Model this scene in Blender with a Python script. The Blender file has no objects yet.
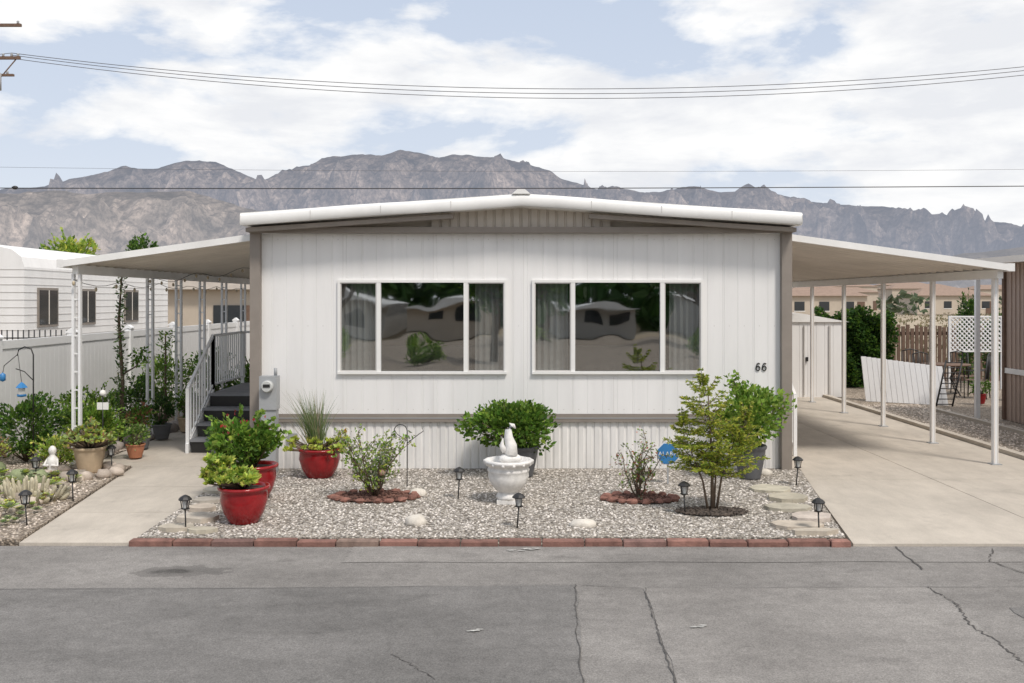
import bpy, math, random
from mathutils import Vector, noise
random.seed(11)
R=random.random
def U(a,b): return a+(b-a)*random.random()
def lerp(a,b,t): return a+(b-a)*t

# ---------------------------------------------------------------- mesh builder
class MB:
    def __init__(s): s.v=[];s.f=[];s.m=[];s.c=[];s.s=[];s.mats=[]
    def mi(s,m):
        if m not in s.mats: s.mats.append(m)
        return s.mats.index(m)
    def add(s,vs,fs,m,col=(1,1,1),smooth=False):
        o=len(s.v); s.v.extend([tuple(p) for p in vs]); k=s.mi(m)
        for f in fs:
            s.f.append([i+o for i in f]); s.m.append(k); s.c.append(col); s.s.append(smooth)
    def box(s,x0,x1,y0,y1,z0,z1,m,col=(1,1,1)):
        s.add([(x0,y0,z0),(x1,y0,z0),(x1,y1,z0),(x0,y1,z0),(x0,y0,z1),(x1,y0,z1),(x1,y1,z1),(x0,y1,z1)],
              [(0,3,2,1),(4,5,6,7),(0,1,5,4),(1,2,6,5),(2,3,7,6),(3,0,4,7)],m,col)
    def prism(s,pts,axis,a0,a1,m,col=(1,1,1)):
        n=len(pts)
        def P(p,a):
            return (p[0],a,p[1]) if axis=='y' else ((p[0],p[1],a) if axis=='z' else (a,p[0],p[1]))
        vs=[P(p,a0) for p in pts]+[P(p,a1) for p in pts]
        fs=[tuple(range(n))[::-1],tuple(range(n,2*n))]+[(i,(i+1)%n,n+(i+1)%n,n+i) for i in range(n)]
        if axis=='y': fs=[f[::-1] for f in fs]
        s.add(vs,fs,m,col)
    def path(s,pts,rad,n,m,col=(1,1,1),smooth=True,caps=True):
        pts=[Vector(p) for p in pts]
        if not isinstance(rad,(list,tuple)): rad=[rad]*len(pts)
        vs=[];fs=[]
        for i,p in enumerate(pts):
            d=(pts[min(i+1,len(pts)-1)]-pts[max(i-1,0)])
            if d.length<1e-6: d=Vector((0,0,1))
            d.normalize()
            a=d.cross(Vector((0,0,1)) if abs(d.z)<.95 else Vector((1,0,0))); a.normalize(); b=d.cross(a)
            for k in range(n):
                t=2*math.pi*(k+.5)/n
                vs.append(p+(a*math.cos(t)+b*math.sin(t))*rad[i])
        for i in range(len(pts)-1):
            for k in range(n):
                fs.append((i*n+k,i*n+(k+1)%n,(i+1)*n+(k+1)%n,(i+1)*n+k))
        if caps:
            fs.append(tuple(range(n))[::-1]); fs.append(tuple(range((len(pts)-1)*n,len(pts)*n)))
        s.add(vs,fs,m,col,smooth)
    def lathe(s,c,prof,n,m,col=(1,1,1),ribs=0,ribd=0.0,smooth=True):
        vs=[];fs=[]
        for (r,z) in prof:
            for k in range(n):
                t=2*math.pi*k/n
                rr=r*(1+ribd*math.cos(ribs*t)) if ribs else r
                vs.append((c[0]+rr*math.cos(t),c[1]+rr*math.sin(t),c[2]+z))
        for i in range(len(prof)-1):
            for k in range(n):
                fs.append((i*n+k,i*n+(k+1)%n,(i+1)*n+(k+1)%n,(i+1)*n+k))
        s.add(vs,fs,m,col,smooth)
    def blob(s,c,r,m,col=(1,1,1),seg=7,rings=5,jit=.15,smooth=True):
        sx,sy,sz=r; vs=[(c[0],c[1],c[2]-sz)];fs=[]
        for i in range(1,rings):
            ph=math.pi*i/rings-math.pi/2
            for k in range(seg):
                t=2*math.pi*k/seg; j=1+U(-jit,jit)
                vs.append((c[0]+sx*math.cos(ph)*math.cos(t)*j,c[1]+sy*math.cos(ph)*math.sin(t)*j,c[2]+sz*math.sin(ph)*j))
        vs.append((c[0],c[1],c[2]+sz)); top=len(vs)-1
        for k in range(seg):
            fs.append((0,1+(k+1)%seg,1+k)); fs.append((top,1+(rings-2)*seg+k,1+(rings-2)*seg+(k+1)%seg))
        for i in range(rings-2):
            for k in range(seg):
                a=1+i*seg
                fs.append((a+k,a+(k+1)%seg,a+seg+(k+1)%seg,a+seg+k))
        s.add(vs,fs,m,col,smooth)
    def leaf(s,p,d,L,W,m,col,fold=.25):
        d=Vector(d)
        if d.length<1e-5: d=Vector((0,0,1))
        d.normalize()
        rv=Vector((U(-1,1),U(-1,1),U(-1,1)))
        a=d.cross(rv)
        if a.length<1e-4: a=Vector((1,0,0))
        a.normalize(); b=d.cross(a)
        p=Vector(p)
        s.add([p,p+d*L*.5+a*W*.5+b*W*fold,p+d*L,p+d*L*.5-a*W*.5+b*W*fold],[(0,1,2),(0,2,3)],m,col)
    def build(s,name,parent=None):
        me=bpy.data.meshes.new(name); me.from_pydata(s.v,[],s.f)
        for m in s.mats: me.materials.append(m)
        me.polygons.foreach_set('material_index',s.m); me.polygons.foreach_set('use_smooth',s.s)
        ca=me.color_attributes.new('Col','FLOAT_COLOR','CORNER'); arr=[]
        for f,c in zip(s.f,s.c): arr.extend([c[0],c[1],c[2],1.0]*len(f))
        ca.data.foreach_set('color',arr); me.update()
        o=bpy.data.objects.new(name,me); bpy.context.collection.objects.link(o)
        if parent: o.parent=parent
        return o
def empty(name):
    o=bpy.data.objects.new(name,None); bpy.context.collection.objects.link(o); return o

# ---------------------------------------------------------------- materials
def nt_mat(name):
    m=bpy.data.materials.new(name); m.use_nodes=True; nt=m.node_tree
    return m,nt,nt.nodes['Principled BSDF'],nt.nodes['Material Output']
def N(nt,t,**k):
    n=nt.nodes.new(t)
    for a,b in k.items(): setattr(n,a,b)
    return n
def ramp(nt,src,stops):
    r=nt.nodes.new('ShaderNodeValToRGB'); e=r.color_ramp.elements
    while len(e)<len(stops): e.new(.5)
    for el,(p,c) in zip(e,stops):
        el.position=p; el.color=(c,c,c,1) if isinstance(c,(int,float)) else (*c,1)
    nt.links.new(src,r.inputs[0]); return r.outputs[0]
def mixc(nt,fac,a,b,mode='MIX'):
    n=nt.nodes.new('ShaderNodeMix'); n.data_type='RGBA'; n.blend_type=mode
    for i,x in ((0,fac),(6,a),(7,b)):
        if isinstance(x,(int,float)): n.inputs[i].default_value=x
        elif isinstance(x,tuple): n.inputs[i].default_value=(*x,1)
        else: nt.links.new(x,n.inputs[i])
    return n.outputs[2]
def noisef(nt,scale,detail=6,rough=.6,vec=None,mapscale=None):
    tc=nt.nodes.new('ShaderNodeTexCoord'); out=tc.outputs['Object']
    if mapscale:
        mp=nt.nodes.new('ShaderNodeMapping'); mp.inputs['Scale'].default_value=mapscale
        nt.links.new(out,mp.inputs[0]); out=mp.outputs[0]
    n=nt.nodes.new('ShaderNodeTexNoise'); n.inputs['Scale'].default_value=scale
    n.inputs['Detail'].default_value=detail; n.inputs['Roughness'].default_value=rough
    nt.links.new(out,n.inputs['Vector']); return n.outputs['Fac']
def simple(name,col,rough=.6,var=.12,scale=3.0,bump=0,bscale=60,metal=0,mapscale=None,attr=False,spec=None):
    m,nt,b,o=nt_mat(name)
    f=noisef(nt,scale,mapscale=mapscale)
    v=ramp(nt,f,[(.3,1-var),(.7,1+var*.4)])
    base=tuple(col)
    if attr:
        a=nt.nodes.new('ShaderNodeAttribute'); a.attribute_name='Col'
        base=mixc(nt,1.0,a.outputs['Color'],base,'MULTIPLY')
    c=mixc(nt,1.0,base,v,'MULTIPLY')
    nt.links.new(c,b.inputs['Base Color'])
    b.inputs['Roughness'].default_value=rough; b.inputs['Metallic'].default_value=metal
    if spec is not None: b.inputs['Specular IOR Level'].default_value=spec
    if bump:
        f2=noisef(nt,bscale); bp=nt.nodes.new('ShaderNodeBump'); bp.inputs['Strength'].default_value=bump
        bp.inputs['Distance'].default_value=.01
        nt.links.new(f2,bp.inputs['Height']); nt.links.new(bp.outputs[0],b.inputs['Normal'])
    return m

def leafmat(name,trans=.3,rough=.5):
    m,nt,b,o=nt_mat(name)
    a=nt.nodes.new('ShaderNodeAttribute'); a.attribute_name='Col'
    nt.links.new(a.outputs['Color'],b.inputs['Base Color']); b.inputs['Roughness'].default_value=rough
    b.inputs['Specular IOR Level'].default_value=.3
    t=nt.nodes.new('ShaderNodeBsdfTranslucent'); nt.links.new(a.outputs['Color'],t.inputs[0])
    mx=nt.nodes.new('ShaderNodeMixShader'); mx.inputs[0].default_value=trans
    nt.links.new(b.outputs[0],mx.inputs[1]); nt.links.new(t.outputs[0],mx.inputs[2]); nt.links.new(mx.outputs[0],o.inputs[0])
    return m

LEAF=leafmat('leaf',.38)
BARK=simple('bark',(.16,.115,.08),.9,.3,20)
VCOL=simple('tinted',(1,1,1),.8,.2,25,attr=True)
WHITE=simple('white_siding_paint',(.82,.81,.80),.5,.07,1.3,mapscale=(3,3,.35))
SKIRT=simple('white_skirting',(.80,.785,.765),.5,.14,2.5,mapscale=(2,2,.5))
TRIM=simple('taupe_trim',(.27,.235,.205),.6,.12,4)
TAN=simple('gable_tan',(.54,.49,.43),.6,.12,3)
ROOFW=simple('roof_white',(.84,.83,.81),.45,.10,2)
AWN=simple('awning_enamel',(.78,.72,.65),.5,.12,1.5)
VINYL=simple('vinyl',(.82,.82,.82),.4,.05,1.5)
WFRAME=simple('window_frame_paint',(.82,.81,.79),.4,.03,5)
SEAM=simple('seam_line',(.58,.56,.54),.6,.1,5)
BLACK=simple('black_metal',(.022,.021,.021),.45,.1,20)
WIRE=simple('wire_grey',(.10,.10,.11),.6,.1,20)
GREYM=simple('meter_grey',(.36,.37,.38),.45,.1,6)
CURT=simple('curtain',(.46,.46,.455),.9,.12,4)
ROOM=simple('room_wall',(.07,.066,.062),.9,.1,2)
SOFA=simple('sofa_fabric',(.24,.23,.22),.9,.1,8)
REDPOT=simple('red_glaze',(.30,.014,.018),.18,.3,9)
GREYPOT=simple('grey_pot',(.12,.122,.13),.6,.2,8)
BEIGEPOT=simple('beige_pot',(.52,.40,.27),.7,.2,8)
TERRA=simple('terracotta',(.42,.17,.09),.8,.2,8)
SOIL=simple('soil',(.06,.045,.035),1,.4,30,bump=.6)
MULCH=simple('mulch',(.14,.06,.045),1,.5,60,bump=1,bscale=80)
STATUE=simple('white_plaster',(.80,.78,.75),.6,.22,12,bump=.3)
BRICK=simple('red_brick',(1,1,1),.92,.4,9,bump=.8,attr=True)
STONE=simple('flagstone',(.55,.51,.46),.9,.3,6,bump=.6,attr=True)
ROCK=simple('rock',(.8,.8,.8),.9,.3,9,bump=.5,attr=True)
BLUE=simple('blue_paint',(.04,.20,.46),.4,.1,8)
STEP=simple('step_grey',(.24,.245,.26),.8,.15,6)
WOODF=simple('brown_wood',(.16,.10,.07),.8,.3,8)
BEIGEW=simple('beige_wall',(.50,.43,.35),.8,.1,1)
TANW=simple('tan_wall',(.44,.34,.28),.7,.1,1)
ROOFT=simple('tile_roof',(.30,.21,.16),.9,.2,2)
HEDGE=simple('hedge_core',(.02,.04,.015),1,.3,4)
GREYW=simple('grey_wall',(.42,.40,.37),.8,.1,1)
GREYR=simple('grey_roof',(.66,.65,.63),.8,.1,1)
DGLASS=simple('dark_glass',(.03,.035,.04),.08,.1,2)
BULB=simple('bulb_glass',(.5,.42,.3),.15,.1,2)
CHROME=simple('lantern_glass',(.55,.56,.55),.12,.1,10)

GLASS,nt,b,o=nt_mat('window_glass')
nt.nodes.remove(b)
tr=N(nt,'ShaderNodeBsdfTransparent'); tr.inputs[0].default_value=(.72,.75,.75,1)
gl=N(nt,'ShaderNodeBsdfGlossy'); gl.inputs['Roughness'].default_value=.02; gl.inputs[0].default_value=(.86,.90,.93,1)
mx=N(nt,'ShaderNodeMixShader'); mx.inputs[0].default_value=.39
bp=N(nt,'ShaderNodeBump'); bp.inputs['Strength'].default_value=.06; bp.inputs['Distance'].default_value=.07
nt.links.new(noisef(nt,1.5,1),bp.inputs['Height']); nt.links.new(bp.outputs[0],gl.inputs['Normal'])
nt.links.new(tr.outputs[0],mx.inputs[1]); nt.links.new(gl.outputs[0],mx.inputs[2]); nt.links.new(mx.outputs[0],o.inputs[0])

def asphalt(name,base,spot=False):
    m,nt,b,o=nt_mat(name)
    big=ramp(nt,noisef(nt,.45,6,.62),[(.32,.76),(.68,1.12)])
    streak=ramp(nt,noisef(nt,.8,7,.72,mapscale=(.5,1.8,1)),[(.32,.82),(.68,1.10)])
    med=ramp(nt,noisef(nt,9,7,.75),[(.3,.84),(.7,1.12)])
    fine=ramp(nt,noisef(nt,90,3,.75),[(.3,.62),(.72,1.35)])
    stain=ramp(nt,noisef(nt,1.3,8,.68,mapscale=(.7,1.4,1)),[(.57,1.0),(.68,.80)])
    c=mixc(nt,1.0,base,big,'MULTIPLY'); c=mixc(nt,1.0,c,streak,'MULTIPLY'); c=mixc(nt,1.0,c,med,'MULTIPLY'); c=mixc(nt,1.0,c,fine,'MULTIPLY'); c=mixc(nt,1.0,c,stain,'MULTIPLY')
    if spot:
        tc=N(nt,'ShaderNodeTexCoord'); mp=N(nt,'ShaderNodeMapping')
        mp.inputs['Location'].default_value=(2.85*1.15,-8.15*3.2,0); mp.inputs['Scale'].default_value=(1.15,3.2,0)
        nt.links.new(tc.outputs['Object'],mp.inputs[0])
        ln=N(nt,'ShaderNodeVectorMath',operation='LENGTH'); nt.links.new(mp.outputs[0],ln.inputs[0])
        ad=N(nt,'ShaderNodeMath',operation='ADD'); nt.links.new(ln.outputs['Value'],ad.inputs[0])
        nn=noisef(nt,4,5); ml=N(nt,'ShaderNodeMath',operation='MULTIPLY'); ml.inputs[1].default_value=1.0; nt.links.new(nn,ml.inputs[0])
        nt.links.new(ml.outputs[0],ad.inputs[1])
        k=ramp(nt,ad.outputs[0],[(.60,.38),(.74,.66),(.97,.74),(1.0,1.0)])
        c=mixc(nt,1.0,c,k,'MULTIPLY')
    nt.links.new(c,b.inputs['Base Color']); b.inputs['Roughness'].default_value=.9; b.inputs['Specular IOR Level'].default_value=.2
    bp=N(nt,'ShaderNodeBump'); bp.inputs['Strength'].default_value=.6; bp.inputs['Distance'].default_value=.008
    nt.links.new(noisef(nt,110,3),bp.inputs['Height']); nt.links.new(bp.outputs[0],b.inputs['Normal'])
    return m
ASPH=asphalt('asphalt',(.262,.247,.232),True)
ASPH2=asphalt('asphalt_patch',(.208,.199,.190))
ASPH3=asphalt('asphalt_patch_light',(.290,.273,.256))
TAR=simple('crack_tar',(.10,.093,.087),.95,.4,30)
SEAMT=simple('seam_faint',(.16,.152,.145),.95,.4,20)
WPAINT=simple('road_paint_white',(.50,.49,.46),.8,.4,30)

def concrete(name,base):
    m,nt,b,o=nt_mat(name)
    big=ramp(nt,noisef(nt,.8,7,.65),[(.3,.84),(.7,1.08)])
    st=ramp(nt,noisef(nt,2.5,6,.75,mapscale=(1.6,.5,1)),[(.3,.86),(.65,1.06)])
    fine=ramp(nt,noisef(nt,90,3,.7),[(.3,.88),(.7,1.1)])
    c=mixc(nt,1.0,base,big,'MULTIPLY'); c=mixc(nt,1.0,c,st,'MULTIPLY'); c=mixc(nt,1.0,c,fine,'MULTIPLY')
    stn=ramp(nt,noisef(nt,1.7,8,.7),[(.58,1.0),(.72,.76)]); c=mixc(nt,1.0,c,stn,'MULTIPLY')
    nt.links.new(c,b.inputs['Base Color']); b.inputs['Roughness'].default_value=.9
    bp=N(nt,'ShaderNodeBump'); bp.inputs['Strength'].default_value=.3; bp.inputs['Distance'].default_value=.004
    nt.links.new(noisef(nt,100,3),bp.inputs['Height']); nt.links.new(bp.outputs[0],b.inputs['Normal'])
    return m
CONC=concrete('concrete',(.53,.475,.405))

def gravelmat(name,tint):
    m,nt,b,o=nt_mat(name)
    tc=N(nt,'ShaderNodeTexCoord'); v=N(nt,'ShaderNodeTexVoronoi'); v.inputs['Scale'].default_value=38
    nt.links.new(tc.outputs['Object'],v.inputs['Vector'])
    sp=N(nt,'ShaderNodeSeparateColor'); nt.links.new(v.outputs['Color'],sp.inputs[0])
    c=ramp(nt,sp.outputs[0],[(0,(.20,.18,.155)),(.35,(.38,.345,.305)),(.7,(.52,.48,.43)),(1,(.72,.69,.64))])
    ed=ramp(nt,v.outputs['Distance'],[(.25,1.0),(.75,.35)])
    c=mixc(nt,1.0,c,ed,'MULTIPLY'); c=mixc(nt,1.0,c,tint,'MULTIPLY')
    big=ramp(nt,noisef(nt,1.2,5),[(.3,.82),(.7,1.08)]); c=mixc(nt,1.0,c,big,'MULTIPLY')
    nt.links.new(c,b.inputs['Base Color']); b.inputs['Roughness'].default_value=.95
    bp=N(nt,'ShaderNodeBump'); bp.inputs['Strength'].default_value=.9; bp.inputs['Distance'].default_value=.015; bp.invert=True
    nt.links.new(v.outputs['Distance'],bp.inputs['Height']); nt.links.new(bp.outputs[0],b.inputs['Normal'])
    return m
GRAV=gravelmat('gravel_bed',(1,.965,.92))
GRAV2=gravelmat('gravel_warm',(1,.89,.78))

DIRT,nt,b,o=nt_mat('dry_ground')
c=ramp(nt,noisef(nt,.05,8,.7),[(.3,(.22,.185,.12)),(.5,(.38,.31,.22)),(.7,(.46,.39,.29))])
c=mixc(nt,1.0,c,ramp(nt,noisef(nt,5,6,.7),[(.3,.75),(.7,1.15)]),'MULTIPLY')
nt.links.new(c,b.inputs['Base Color']); b.inputs['Roughness'].default_value=1

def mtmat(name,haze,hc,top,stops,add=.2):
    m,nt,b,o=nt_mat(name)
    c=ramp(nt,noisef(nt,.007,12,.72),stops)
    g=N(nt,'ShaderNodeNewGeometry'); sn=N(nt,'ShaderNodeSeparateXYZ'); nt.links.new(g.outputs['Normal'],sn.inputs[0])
    st=ramp(nt,sn.outputs['Z'],[(.50,1.9),(.92,.5)]); c=mixc(nt,1.0,c,st,'MULTIPLY')  # relief shading painted into the rock colour: steep faces lighter, flat ones darker
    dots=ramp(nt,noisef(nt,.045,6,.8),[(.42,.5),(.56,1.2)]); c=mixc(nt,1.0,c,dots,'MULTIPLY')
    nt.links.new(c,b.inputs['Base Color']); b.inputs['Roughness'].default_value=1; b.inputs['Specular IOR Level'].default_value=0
    e=N(nt,'ShaderNodeEmission'); e.inputs[0].default_value=(*hc,1); e.inputs[1].default_value=1  # aerial haze painted in as bluish emission, thicker towards the base
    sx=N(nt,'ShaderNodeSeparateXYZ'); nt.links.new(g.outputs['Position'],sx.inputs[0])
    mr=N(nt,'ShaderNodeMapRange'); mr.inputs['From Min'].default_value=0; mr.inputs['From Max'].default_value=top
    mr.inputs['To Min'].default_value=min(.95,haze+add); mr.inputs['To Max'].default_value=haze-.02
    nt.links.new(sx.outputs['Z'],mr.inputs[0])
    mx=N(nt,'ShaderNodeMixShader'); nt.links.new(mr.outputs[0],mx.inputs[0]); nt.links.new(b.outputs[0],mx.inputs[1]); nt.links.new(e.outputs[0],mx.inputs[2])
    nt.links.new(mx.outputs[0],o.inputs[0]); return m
MT1=mtmat('mountain_rock_haze',.60,(.325,.355,.43),780,[(.35,(.03,.028,.026)),(.5,(.15,.12,.10)),(.68,(.36,.29,.24))],.24)
MT2=mtmat('foothill_rock_haze',.52,(.39,.40,.44),380,[(.35,(.05,.045,.04)),(.5,(.18,.15,.125)),(.68,(.38,.31,.26))],.2)

# ---------------------------------------------------------------- ground, street, drive
mb=MB(); mb.add([(-9000,-3000,-.09),(9000,-3000,-.09),(9000,9000,-.09),(-9000,9000,-.09)],[(0,1,2,3)],DIRT); mb.build('ground')
mb=MB(); mb.box(-60,60,-3.2,9.0,-.2,-.03,ASPH); street=mb.build('street')
mb=MB()
def sheet(m,pts,z,mat):
    m.add([(x,y,z) for x,y in pts],[tuple(range(len(pts)))],mat)
def wob(p,q,n=14,j=.02):
    return [(lerp(p[0],q[0],i/n)+U(-j,j),lerp(p[1],q[1],i/n)+U(-j,j)) for i in range(n)]
def patch(pts,z,mat,j=.015):
    P=[]
    for i in range(len(pts)): P+=wob(pts[i],pts[(i+1)%len(pts)],14,j)
    sheet(mb,P,z,mat)
patch([(-5.9,4.6),(.38,4.6),(.52,7.75),(-5.6,7.62)],-.026,ASPH2)
patch([(.97,4.6),(3.2,4.6),(3.40,7.7),(1.07,7.66)],-.026,ASPH3)
patch([(-1.5,8.42),(4,8.45),(30,8.5),(30,8.97),(-1.5,8.97)],-.026,ASPH3)
patch([(3.75,5.2),(9,5.2),(9,7.4),(3.75,7.2)],-.026,ASPH2)
mb.build('street_patches')
mb=MB()
def crack(pts,w,z=-.0215,mat=TAR,jit=.02,n=10):
    P=[]
    for i in range(len(pts)-1):
        for k in range(n):
            t=k/n; P.append((pts[i][0]*(1-t)+pts[i+1][0]*t+U(-jit,jit),pts[i][1]*(1-t)+pts[i+1][1]*t+U(-jit,jit)))
    P.append(pts[-1]); L=[];Rr=[]
    for i,p in enumerate(P):
        q=P[min(i+1,len(P)-1)]; r=P[max(i-1,0)]; dx,dy=q[0]-r[0],q[1]-r[1]; l=math.hypot(dx,dy) or 1
        ww=w*U(.3,1.2)*.5; L.append((p[0]-dy/l*ww,p[1]+dx/l*ww,z)); Rr.append((p[0]+dy/l*ww,p[1]-dx/l*ww,z))
    k=len(P); mb.add(L+Rr,[(i,k+i,k+i+1,i+1) for i in range(k-1)],mat)
crack([(.515,7.77),(.45,6.6),(.41,5.0)],.009,jit=.010,n=22)
crack([(1.07,7.66),(1.02,6.6),(.97,5.0)],.010,jit=.010,n=22)
crack([(3.36,7.7),(3.41,7.3),(3.28,6.8),(3.3,6.4),(3.27,6.0),(3.5,5.5)],.014,jit=.018,n=16)
crack([(3.62,8.95),(3.54,8.2)],.017)
crack([(4.5,8.9),(4.25,8.45),(4.4,8.0)],.013)
crack([(-.79,6.23),(-.6,6.0),(-.47,5.82)],.008)
crack([(-5.6,7.62),(-2,7.66),(.5,7.77),(1.07,7.66),(3.4,7.7),(8,7.8)],.007,mat=SEAMT,jit=.006)
mb.build('street_cracks')
mb=MB()
for (x,y,s) in ((-.28,6.67,.06),(1.33,6.75,.05),(.25,8.85,.10),(.03,8.8,.06),(.16,8.83,.05)):
    for q in range(4):
        n=9; xx,yy=x+U(-1,1)*s,y+U(-.4,.4)*s; sheet(mb,[(xx+math.cos(6.283*i/n)*s*U(.3,.8),yy+math.sin(6.283*i/n)*s*.3*U(.3,1.0)) for i in range(n)],-.0175+q*.0006,WPAINT)
mb.build('street_paint_marks')

mb=MB()
def slab(pts,z=0.0,mat=CONC): mb.prism(pts,'z',-.15,z,mat)
ys=[8.96,12.2,15.5,19.0,23.0,30.0]
for i in range(len(ys)-1):
    y0,y1=ys[i]+.005,ys[i+1]-.005
    f=lambda y: 3.22+(min(y,13)-8.96)/(4.04)*.70
    mid=5.4
    slab([(f(y0),y0),(mid-.005,y0),(mid-.005,y1),(f(y1),y1)])
    slab([(mid+.005,y0),(7.35,y0),(7.35,y1),(mid+.005,y1)])
mb.build('driveway')
mb=MB()
wy=[9.0,10.3,11.7,13.1]
for i in range(3):
    y0,y1=wy[i]+.005,wy[i+1]-.005
    l=lambda y:-4.67-(y-9)/4.1*.55
    r=lambda y:-3.62-(y-9)/4.1*.12
    slab([(l(y0),y0),(r(y0),y0),(r(y1),y1),(l(y1),y1)])
for y in (13.1,16,19,22,25): slab([(-5.9,y+.006),(-3.72,y+.006),(-3.72,y+2.9),(-5.9,y+2.9)])
mb.build('walkway')
mb=MB(); mb.prism([(-3.60,9.12),(3.2,9.12),(3.9,12.86),(-3.70,12.86)],'z',-.15,.02,GRAV); mb.build('gravel_yard')
mb=MB(); mb.prism([(-7.5,9.05),(-4.69,9.05),(-5.24,13.08),(-5.92,13.3),(-5.92,28),(-7.5,28)],'z',-.15,.02,GRAV2); mb.build('gravel_side_bed')
mb=MB(); mb.prism([(7.5,8.98),(9.3,8.98),(9.3,17),(10.3,19),(14,22),(14,30),(7.5,30)],'z',-.15,-.01,GRAV2); mb.build('gravel_strip')
mb=MB(); mb.prism([(7.36,8.98),(7.49,8.98),(7.49,30),(7.36,30)],'z',-.15,.06,CONC); mb.prism([(8.75,12.5),(8.85,12.5),(8.85,19.9),(8.75,19.9)],'z',-.15,.05,CONC); mb.build('driveway_kerb')
def pebbles(name,n,region,zb,s0,s1,warm=False):
    m=MB()
    for i in range(n):
        x,y=region()
        s=U(s0,s1); g=U(.25,.85)
        col=(g*(1.0),g*(.92 if not warm else .86),g*(.84 if not warm else .73))
        h=s*.45; a=U(0,6.28); vs=[]
        for k in range(5):
            t=a+k*1.2566; r=s*U(.7,1.1); vs.append((x+math.cos(t)*r,y+math.sin(t)*r,zb))
        vs.append((x+U(-.3,.3)*s,y+U(-.3,.3)*s,zb+h*U(1,1.8)))
        m.add(vs,[(k,(k+1)%5,5) for k in range(5)],VCOL,col,True)
    m.build(name)
def yard():
    y=U(9.15,12.8); t=(y-9.12)/3.74
    return U(-3.6-.1*t,3.2+.68*t),y
pebbles('gravel_pebbles',17000,yard,.018,.007,.022)
def side():
    y=U(9.1,14.5); 
    return U(-7.2,-4.75-(min(y,13)-9)/4.1*.55 - (.6 if y>13 else 0)),y
pebbles('gravel_pebbles',5000,side,.018,.008,.024,True)
def strip(): return U(7.52,9.2),U(12,21)
pebbles('gravel_pebbles',4500,strip,-.012,.012,.03,True)

mb=MB(); x=-3.62
while x<3.15:
    L=U(.36,.42); t=(x+3.6)/6.8; y=9.03-.04*t*1.0+U(-.010,.010); g=U(.75,1.15); k_=R()
    col=(.29*g,.15*g,.12*g) if k_<.75 else ((.30*g,.21*g,.17*g) if k_<.9 else (.24*g,.14*g,.12*g))
    z=.028+U(-.006,.006); y0,y1=y-.05,y+.05; xe=min(x+L,3.2)-.012
    b_=.010
    mb.add([(x,y0,-.05),(xe,y0,-.05),(xe,y1,-.05),(x,y1,-.05),(x,y0,z-b_),(xe,y0,z-b_),(xe,y1,z-b_),(x,y1,z-b_),
            (x+b_,y0+b_,z),(xe-b_,y0+b_,z),(xe-b_,y1-b_,z),(x+b_,y1-b_,z)],
           [(0,1,5,4),(1,2,6,5),(2,3,7,6),(3,0,4,7),(4,5,9,8),(5,6,10,9),(6,7,11,10),(7,4,8,11),(8,9,10,11)],BRICK,col)
    x+=L
mb.build('brick_border')

# ---------------------------------------------------------------- mobile home
HX0,HX1,HY,HB=-3.52,3.76,12.85,28.0
house=empty('mobile_home')
def siding(m,x0,x1,z0,z1,y,mat,pitch,gw,dep,alt=None,phase=0):
    k=math.floor((x0-phase)/pitch)
    pts=[(x0,y)]
    while True:
        g=phase+k*pitch
        if g>x1: break
        if g-gw>x0 and g+gw<x1:
            pts+= [(g-gw,y),(g-gw*.4,y+dep),(g+gw*.4,y+dep),(g+gw,y)]
            if alt and k%alt==0:
                q=g+gw*4.5
                if q+gw<x1: pts+=[(q-gw,y),(q-gw*.4,y+dep),(q+gw*.4,y+dep),(q+gw,y)]
        k+=1
    pts.append((x1,y)); n=len(pts)
    m.add([(a,b,z0) for a,b in pts]+[(a,b,z1) for a,b in pts],[(i,i+1,n+i+1,n+i) for i in range(n-1)],mat)
W=[(-2.355,-.07),(.27,2.585)]; WZ0,WZ1=1.30,2.57
mb=MB()
def wallseg(x0,x1,z0,z1): siding(mb,x0,x1,z0,z1,HY,WHITE,.2035,.0044,.0048,alt=2)
wallseg(HX0+.1,HX1-.1,.76,WZ0); wallseg(HX0+.1,HX1-.1,WZ1,3.2)
wallseg(HX0+.1,W[0][0],WZ0,WZ1); wallseg(W[0][1],W[1][0],WZ0,WZ1); wallseg(W[1][1],HX1-.1,WZ0,WZ1)
mb.build('front_wall',house)
mb=MB()
for k in range(1,6):
    x=HX0+k*1.22
    inwin=[w for w in W if w[0]-.01<x<w[1]+.01]
    segs=[(.76,WZ0-.04),(WZ1+.01,3.19)] if inwin else [(.76,3.19)]
    for s0,s1 in segs: mb.box(x-.012,x+.012,HY-.003,HY+.004,s0,s1,WHITE); mb.box(x+.0125,x+.0155,HY-.0022,HY+.004,s0,s1,SEAM)
for k in range(36):
    x=HX0+.15+k*.2035
    for z in (.82,3.12,1.95):
        if any(w[0]-.03<x<w[1]+.03 and z>1.2 and z<2.6 for w in W): continue
        mb.box(x-.005,x+.005,HY-.003,HY,z-.005,z+.005,SEAM)
mb.build('panel_joints',house)
mb=MB(); siding(mb,HX0+.1,HX1-.1,0,.655,HY+.012,SKIRT,.11,.024,.012); mb.build('skirting',house)
mb=MB(); mb.box(HX0+.1,HX1-.1,HY-.03,HY+.05,.655,.755,TRIM)
mb.box(HX0+.1,HX1-.1,HY-.036,HY-.029,.70,.712,GREYM); mb.build('belt_trim',house)
mb=MB()
mb.box(HX0,HX0+.1,HY+.01,HB,0,3.2,WHITE); mb.box(HX1-.1,HX1,HY+.01,HB,0,3.2,WHITE); mb.box(HX0+.1,HX1-.1,HB-.1,HB,0,3.2,WHITE)
mb.build('side_walls',house)
mb=MB()
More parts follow.
